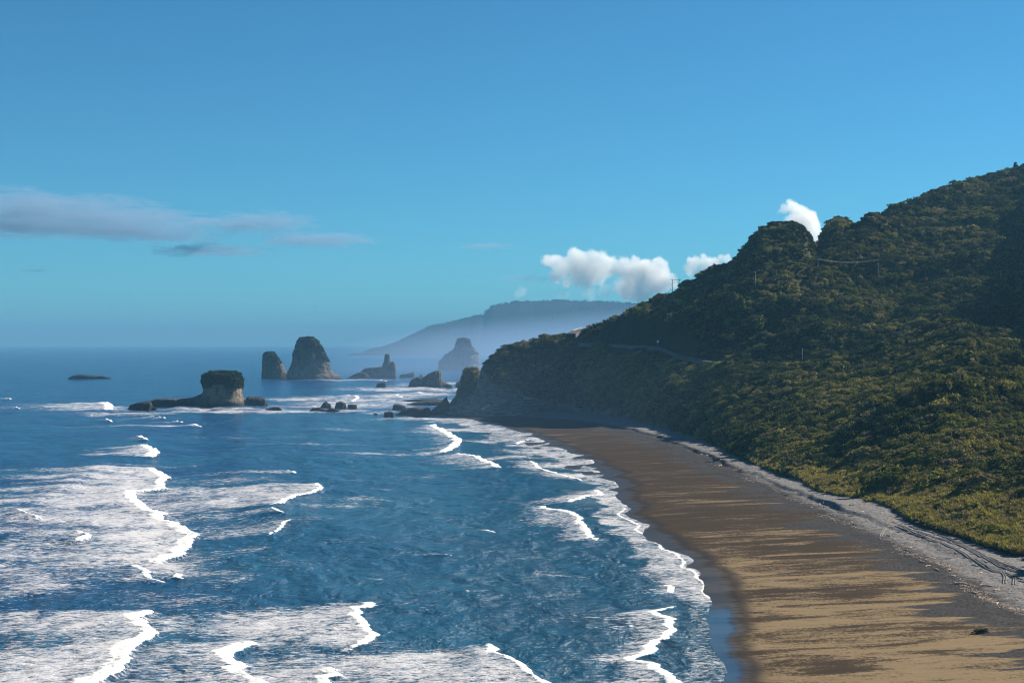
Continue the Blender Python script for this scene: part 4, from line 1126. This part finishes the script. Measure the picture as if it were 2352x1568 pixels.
# ------------------------------------------------------------------ driftwood and beach litter
def on_beach(px, py):
    z = 2.5
    for _ in range(6):
        x, y, _q = gp(px, py, z); z = float(beach_z(np.array(x), np.array(y)))
    return np.array([x, y, z])
rgd = np.random.default_rng(91)
def log_mesh(seed):
    r = np.random.default_rng(seed); L = 1.0
    pts = np.array([[-.5, 0, 0], [-.25, r.normal(0, .03), r.uniform(0, .03)], [.05, r.normal(0, .05), r.uniform(0, .04)], [.3, r.normal(0, .05), .02], [.5, r.normal(0, .08), r.uniform(0, .08)]])
    parts = [tube(pts, [.05, .055, .048, .04, .018], 6)]
    for k in range(int(r.integers(0, 3))):
        i = int(r.integers(1, 4)); d = np.array([r.uniform(.05, .2), r.choice([-1, 1]) * r.uniform(.08, .2), r.uniform(.02, .14)]); parts.append(tube([pts[i], pts[i] + d], [.028, .01], 5))
    me = raw_mesh('driftwood_log', *join(parts)); me.materials.append(M_WOOD); return me
LOGS = [log_mesh(400 + k) for k in range(7)]
spots = [(2150,1308),(2118,1290),(2290,1385),(2265,1345),(2190,1322),(2205,1340),(2235,1362),(2250,1372),(2090,1222),(2130,1300),(1860,1158),(1790,1100),(1770,1085),(1545,1005),(1560,1010),(1530,1000),(1600,1030),(1625,1040),(1655,1060)]
bxs = np.array(spots, float)
for i in range(150):
    if i < len(spots): px, py = spots[i]
    else:
        Yq = 1.0 / rgd.uniform(1 / 620.0, 1 / 262.0); fxq = float(foot_x(Yq)); gq = float(np.interp(Yq, GRAV[:, 0], GRAV[:, 1]))
        xq = gq + 10 + (fxq - gq - 12) * rgd.beta(1.3, 1.6); px, py = CX + xq / Yq * FOC, HY + (EYE - 3.2) / Yq * FOC
    p = on_beach(px, py)
    o = bpy.data.objects.new('driftwood_log', LOGS[int(rgd.integers(0, 7))]); C.objects.link(o)
    s = rgd.uniform(1.0, 2.8) * (1.0 if i < len(spots) else 0.8); o.scale = (s, s, s * 1.1); o.rotation_euler = (0, rgd.normal(0, .05), rgd.uniform(0, 6.28)); o.location = p + [0, 0, 0.045 * s]
    tag(o, 'bleached driftwood log lying among the debris on the grey shingle', 'driftwood', 'driftwood logs on the shingle')
# small sticks and bark left in drift lines
Vt, Ft = [], []
k = 0
for i in range(5200):
    Yq = 1.0 / rgd.uniform(1 / 640.0, 1 / 245.0); fxq = float(foot_x(Yq)); gq = float(np.interp(Yq, GRAV[:, 0], GRAV[:, 1]))
    band = rgd.random()
    xq = (gq + 12 + 1.6 * math.sin(Yq / 9.0) + rgd.normal(0, .9)) if band < 0.45 else gq + 12 + (fxq - gq - 13) * rgd.random()
    if vn2(np.array(xq / 4.0), np.array(Yq / 11.0)) < 0.48: continue
    L = rgd.uniform(0.15, 0.75); a = rgd.uniform(0, 3.14); w = rgd.uniform(.03, .09)
    zq = float(beach_z(np.array(xq), np.array(Yq))) + 0.03
    d = np.array([math.cos(a), math.sin(a), rgd.normal(0, .08)]) * L / 2
    v, f_ = box((0, 0, 0), (L, w, w), np.stack([[math.cos(a), -math.sin(a), 0], [math.sin(a), math.cos(a), 0], [0, 0, 1]]))
    Vt.append(v + [xq, Yq, zq]); Ft.append(f_ + k); k += 8
lit = link('driftwood_litter', raw_mesh('driftwood_litter', np.concatenate(Vt), np.concatenate(Ft)), M_WOOD)
tag(lit, 'scattered twigs and bark in drift lines on the shingle', 'debris', None, 'stuff')
# the dark washed-up branch on the sand
p = on_beach(2254, 1452); e = empty('washed_up_branch', p); e.rotation_euler = (0, 0, 0.25)
tag(e, 'tangled dark branch lying alone on the tan sand near the bottom right', 'branch')
mesh_part('trunk', [tube([(-2.0, 0, .12), (-1.0, .1, .3), (0, 0, .34), (.9, .1, .45), (1.4, .2, .6)], [.07, .13, .17, .2, .1], 7)], M_DARKWOOD, e)
br = []
for q in range(26):
    s = rgd.uniform(-1.4, 1.2); d = np.array([rgd.uniform(-.7, .4), rgd.uniform(-.6, .6), rgd.uniform(0.0, .55)])
    br.append(tube([(s, 0, .25), np.array([s, 0, .25]) + d * .6, np.array([s, 0, .22]) + d], [.05, .035, .012], 5))
mesh_part('twigs', br, M_DARKWOOD, e)
rl = np.random.default_rng(5); cen = np.stack([rl.uniform(-1.2, 1.2, 260), rl.normal(0, .35, 260), rl.uniform(0.05, .62, 260)], 1)
mm = raw_mesh('weed', *leaf_quads(cen, rl.normal(0, 1, (260, 3)), .13, rl)); link('weed', mm, M_DARKWOOD, e)

# ------------------------------------------------------------------ wheel ruts pressed into the shingle
def rut(path, w, name='wheel_rut'):
    pts = dense([tuple(on_beach(*q)) for q in path], 90, 3.0)
    t = np.gradient(pts, axis=0); t[:, 2] = 0; t /= np.linalg.norm(t, axis=1, keepdims=True); s = np.stack([t[:, 1], -t[:, 0], 0 * t[:, 0]], 1)
    prof = [(-1.5, -.06), (-.95, .17), (-.62, .19), (-.35, .03), (.35, .03), (.62, .19), (.95, .17), (1.5, -.06)]
    rows_ = []
    for a, h in prof:
        q = pts + s * (a * w); q[:, 2] = beach_z(q[:, 0], q[:, 1]) + h + 0.02 * rgd.normal(0, 1, len(q)); rows_.append(q)
    v = np.stack(rows_, 1)
    o = link(name, raw_mesh(name, v.reshape(-1, 3), grid_faces(len(pts), 8), True), M_RUT); setting(o); return o
M_RUT = mat_plain('rut_shingle', (0.10, 0.098, 0.10), 0.95, 5.0, 0.6)
rut([(2060, 1208), (2110, 1228), (2160, 1246), (2220, 1275), (2270, 1305), (2320, 1322), (2400, 1350)], 0.42)
rut([(2064, 1204), (2125, 1226), (2185, 1246), (2245, 1272), (2300, 1302), (2360, 1322), (2420, 1340)], 0.42)
rut([(2090, 1208), (2150, 1226), (2210, 1250), (2280, 1285), (2352, 1312)], 0.34)
rut([(2022, 1232), (2028, 1220), (2036, 1210)], 0.3)
rut([(2040, 1232), (2048, 1220), (2056, 1212)], 0.3)
rut([(2300, 1312), (2308, 1325), (2306, 1340)], 0.3)
rut([(2325, 1318), (2330, 1330), (2328, 1342)], 0.3)

# ------------------------------------------------------------------ one dark bird gliding over the sea
bpnt = np.array(sp(722.5, 704.5, 420.0)); e = empty('bird', bpnt); e.rotation_euler = (0.2, 0.55, 0.5)
tag(e, 'dark gull gliding in the sky above the tallest sea stack', 'bird')
th = np.linspace(0, 2 * math.pi, 9)[:-1]
V = []
for y_, r_ in ((-.3, .01), (-.2, .06), (-.02, .085), (.12, .07), (.22, .05), (.27, .055), (.32, .03), (.37, .006)): V += [(r_ * math.cos(a), y_, r_ * .9 * math.sin(a)) for a in th]
bv = [np.array(V)]; bf = [np.concatenate([grid_faces(8, 8, True)[:, [0, 1, 2]], grid_faces(8, 8, True)[:, [0, 2, 3]]])]; k = 64
for s_ in (-1, 1):
    w_ = np.array([(s_ * .04, .14, .04), (s_ * .04, -.08, .04), (s_ * .38, .18, .13), (s_ * .36, 0.0, .12), (s_ * .72, -.02, .06), (s_ * .62, -.08, .07)]); w2 = w_ - [0, 0, .018]
    bv += [w_, w2]; q = np.array([(0, 1, 3), (0, 3, 2), (2, 3, 5), (2, 5, 4)]); bf += [q + k, q[:, ::-1] + k + 6]; k += 12
bv.append(np.array([(-.02, -.24, 0), (.02, -.24, 0), (.09, -.42, 0), (-.09, -.42, 0)])); bf.append(np.array([(0, 1, 2), (0, 2, 3)]) + k)
bb = link('body', raw_mesh('body', np.concatenate(bv), np.concatenate(bf), True), mat_plain('bird_feather', (0.03, 0.03, 0.035), 0.8, 9.0), e)

# ------------------------------------------------------------------ clouds, far out and high above the haze
def mat_cloud(name, dens, col, aniso=0.2):
    n = Nodes(name)
    v = n.n('VolumePrincipled', {'Color': col + (1,), 'Density': dens, 'Anisotropy': aniso}).outputs[0]
    return n.done(None, v)
def mat_wisp(name, dens, col, seed, sx, thr=0.55):
    n = Nodes(name)
    oc = n.n('TexCoord').outputs['Object']
    q = n.n('VectorMath', {0: oc, 1: (sx * 1.5, 1.5, 2.8)}, operation='MULTIPLY').outputs[0]
    q = n.n('VectorMath', {0: q, 1: (seed, seed * .7, 0)}, operation='ADD').outputs[0]
    nz = n.noise(q, 1.0, 8.0, 0.64, 0.6)
    ln = n.n('VectorMath', {0: oc}, operation='LENGTH').outputs['Value']
    d = n.m('SUBTRACT', n.m('ADD', n.m('SUBTRACT', 1.0, n.m('POWER', ln, 2.0)), n.m('MULTIPLY', n.m('SUBTRACT', nz, 0.5), 3.4)), thr)
    d = n.m('MULTIPLY', n.m('MAXIMUM', d, 0.0), dens)
    v = n.n('VolumePrincipled', {'Color': col + (1,), 'Density': d, 'Anisotropy': 0.3}).outputs[0]
    return n.done(None, v)
YCL = 30000.0
def cumulus(name, blobs, label, dens, seed=1, zf=None, grow=1.6):
    """a heap of round puffs; the vapour thins and frays towards the edge of each"""
    mb = bpy.data.metaballs.new('puffs'); mb.resolution = 120.0; mb.render_resolution = 120.0; mb.threshold = 0.25
    mo = bpy.data.objects.new('puffs', mb); C.objects.link(mo)
    pts = [(zf(x, y), r) for x, y, r in blobs]
    c0 = np.mean([sp(p[0], p[1], YCL) for p, r in pts], axis=0)
    rr_ = random.Random(seed); balls = []
    for p, r in pts:
        q = np.array(sp(p[0], p[1], YCL)) - c0; rad_ = r * ZSC / FOC * YCL * grow
        q[1] = rr_.uniform(-0.5, 0.5) * rad_; balls.append((q, rad_))
        el = mb.elements.new(); el.co = q; el.radius = rad_ * 1.95
    dg = bpy.context.evaluated_depsgraph_get()
    me = bpy.data.meshes.new_from_object(mo.evaluated_get(dg))
    bpy.data.objects.remove(mo); me.name = name
    n = Nodes('cumulus_vapour'); oc = n.n('TexCoord').outputs['Object']; m = None
    nz1 = n.n('TexNoise', {'Vector': oc, 'Scale': 1 / 620.0, 'Detail': 8.0, 'Roughness': 0.66}).outputs
    warp = n.n('VectorMath', {0: nz1['Color'], 1: (0.5, 0.5, 0.5)}, operation='SUBTRACT').outputs[0]
    wp = n.n('VectorMath', {0: n.n('VectorMath', {0: warp, 3: 650.0}, operation='SCALE').outputs[0], 1: oc}, operation='ADD').outputs[0]
    for q, rad_ in balls:
        d = n.n('VectorMath', {0: wp, 1: tuple(q)}, operation='DISTANCE').outputs['Value']
        v = n.m('MULTIPLY_ADD', d, -1.0 / rad_, 1.0)
        m = v if m is None else n.m('SMOOTH_MAX', m, v, 0.1)
    f_ = n.m('ADD', m, n.m('MULTIPLY', n.m('SUBTRACT', nz1['Fac'], 0.5), 0.75))
    de = n.m('MULTIPLY', n.ramp(f_, 0.02, 0.34), dens)
    vol = n.n('VolumePrincipled', {'Color': (0.985, 0.985, 0.99, 1), 'Density': de, 'Anisotropy': 0.25}).outputs[0]
    o = link(name, me, n.done(None, vol)); o.location = c0; tag(o, label, 'cloud'); return o
def ZC(x, y): return ((1250 + x / 4.2764) / 1.06293, (580 + y / 4.2764) / 1.06293)
def Z4(x, y): return ((1600 + x / 2.6133) / 1.06293, (400 + y / 2.6133) / 1.06293)
M_CUM, M_CUM2 = 0.0045, 0.0016
ZSC = 1 / 4.2764 / 1.06293
cumulus('cumulus_cloud', [(400,255,60),(470,230,55),(520,290,80),(640,220,70),(700,290,100),(840,235,75),(940,270,80),(900,360,90),(1040,300,80),(1160,300,80),(1280,250,60),(1260,360,100),(1400,265,45),(1400,390,100),(1565,290,60),(1540,380,85),(1480,470,110),(1620,450,80),(1220,490,90),(1200,560,70),(1350,550,95),(450,410,45),(580,430,50),(700,420,60),(800,430,60)],
        'wide white cumulus bank above the blue hills, left of the double power pole', M_CUM, 1, ZC)
cumulus('cumulus_cloud', [(90,545,34),(85,575,40)], 'smallest round puff of cloud low over the left end of the far plateau', M_CUM2, 2, ZC)
cumulus('cumulus_cloud', [(445,580,26),(560,600,34),(520,590,30)], 'faint low puffs of cloud just above the middle of the far plateau', M_CUM2, 3, ZC)
cumulus('cumulus_cloud', [(790,570,50),(840,600,44),(1000,510,36),(980,560,50)], 'faint puffs under the wide cumulus bank', M_CUM2, 4, ZC)
cumulus('cumulus_cloud', [(1880,280,50),(1900,320,60),(2000,270,55),(2080,300,75),(2160,220,46),(2240,230,50)], 'white cloud half hidden behind the ridge right of the double power pole', M_CUM, 5, ZC)
ZSC = 1 / 2.6133 / 1.06293
cumulus('cumulus_cloud', [(815,295,26),(860,285,32),(890,310,42),(930,330,46),(965,360,46),(990,400,46),(1010,440,40),(920,380,50)], 'bright white cloud standing up behind the domed peak', M_CUM, 6, Z4, 1.7)
def bank(px, py, rx, ry, label, dens, col, seed, sx=3.0, thr=0.55):
    p = np.array(sp(px, py, YCL)); k = YCL / FOC
    th_, ph_ = np.meshgrid(np.linspace(0, 2 * math.pi, 29)[:-1], np.linspace(0, math.pi, 15))
    v = np.stack([np.cos(th_) * np.sin(ph_), np.sin(th_) * np.sin(ph_), np.cos(ph_)], -1).reshape(-1, 3)
    o = link('stratus_cloud', raw_mesh('stratus_cloud', v, outward(v, grid_faces(15, 28, True))), mat_wisp('stratus_vapour', dens, col, seed, sx, thr))
    o.location = p; o.scale = (rx * k, rx * k * 0.5, ry * k); tag(o, label, 'cloud'); return o
GREY = (0.30, 0.44, 0.62)  # backlit shade of the stratus is put into this darker vapour colour
bank(60, 470, 340, 34, 'upper dark band of the long grey cloud bank at the left edge', 0.0013, GREY, 3.1, 2.6, 0.2)
bank(150, 512, 400, 40, 'largest long grey cloud bank with a pink glow low in the sky on the left', 0.0016, GREY, 5.1, 2.6, 0.2)
bank(360, 540, 210, 22, 'lower right tail of the long cloud bank, above the thin dark streak', 0.0014, GREY, 17.3, 2.6, 0.25)
bank(590, 512, 170, 32, 'grey streak of cloud right of the largest cloud bank', 0.0020, GREY, 8.4, 2.2, 0.3)
bank(730, 551, 170, 22, 'thin grey streak of cloud nearest the tallest sea stack', 0.0022, GREY, 13.7, 2.2, 0.3)
bank(480, 575, 190, 20, 'thin dark streak lowest under the long cloud bank', 0.0020, GREY, 21.2, 3.0, 0.35)
bank(1117, 565, 95, 11, 'single small dark streak of cloud left of the cumulus bank', 0.0026, GREY, 30.3, 1.8, 0.45)
bank(30, 433, 90, 12, 'small grey wisp above the long bank at the left edge', 0.0022, GREY, 37.9, 2.0, 0.5)
bank(75, 621, 44, 6, 'tiny dark streak alone under the cloud bank', 0.0026, GREY, 44.0, 1.6, 0.4)
bank(1200, 640, 90, 16, 'grey tail of cloud trailing left of the cumulus bank', 0.0020, GREY, 51.0, 2.0, 0.5)

# ------------------------------------------------------------------ air: one even box of haze, and the spray hanging over the surf
def vbox(name, a, b):
    a, b = np.array(a, float), np.array(b, float); v, f_ = box((a + b) / 2, b - a); return raw_mesh(name, v, outward(v, f_))
nh = Nodes('haze_air')
hv = nh.n('VolumePrincipled', {'Color': HAZE_COL + (1,), 'Density': HAZE_D, 'Anisotropy': 0.0}).outputs[0]
haze = link('haze', vbox('haze', (-29000, -900, -6), (29000, 26500, 345)), nh.done(None, hv)); haze['kind'] = 'stuff'
def spray(cx_, cy_, rx, ry, rz, dens, label):
    n = Nodes('spray_air')
    oc = n.n('TexCoord').outputs['Object']
    ln = n.n('VectorMath', {0: oc}, operation='LENGTH').outputs['Value']
    d_ = n.m('MULTIPLY', n.m('MAXIMUM', n.m('SUBTRACT', 1.0, n.m('MULTIPLY', ln, ln)), 0.0), dens)
    v_ = n.n('VolumePrincipled', {'Color': SPRAY_COL + (1,), 'Density': d_, 'Anisotropy': 0.0}).outputs[0]
    th_, ph_ = np.meshgrid(np.linspace(0, 2 * math.pi, 49)[:-1], np.linspace(0, math.pi, 25))
    v = np.stack([np.cos(th_) * np.sin(ph_), np.sin(th_) * np.sin(ph_), np.maximum(np.cos(ph_), -4.5 / rz)], -1).reshape(-1, 3)
    o = link('sea_spray', raw_mesh('sea_spray', v, outward(v, grid_faces(25, 48, True))), n.done(None, v_)); o.location = (cx_, cy_, 0); o.scale = (rx, ry, rz)
    tag(o, label, 'mist', None, 'stuff'); return o
if SPRAY_ON:
    spray(20, 880, 230, 330, 60, 0.00022, 'thin blue sea spray hanging over the far end of the beach')
    spray(20, 2350, 420, 900, 85, 0.0006, 'pale mist over the surf around the hazy sea stack')
    spray(1300, 5400, 2000, 1900, 210, 0.0011, 'bank of pale mist in front of the far hills')
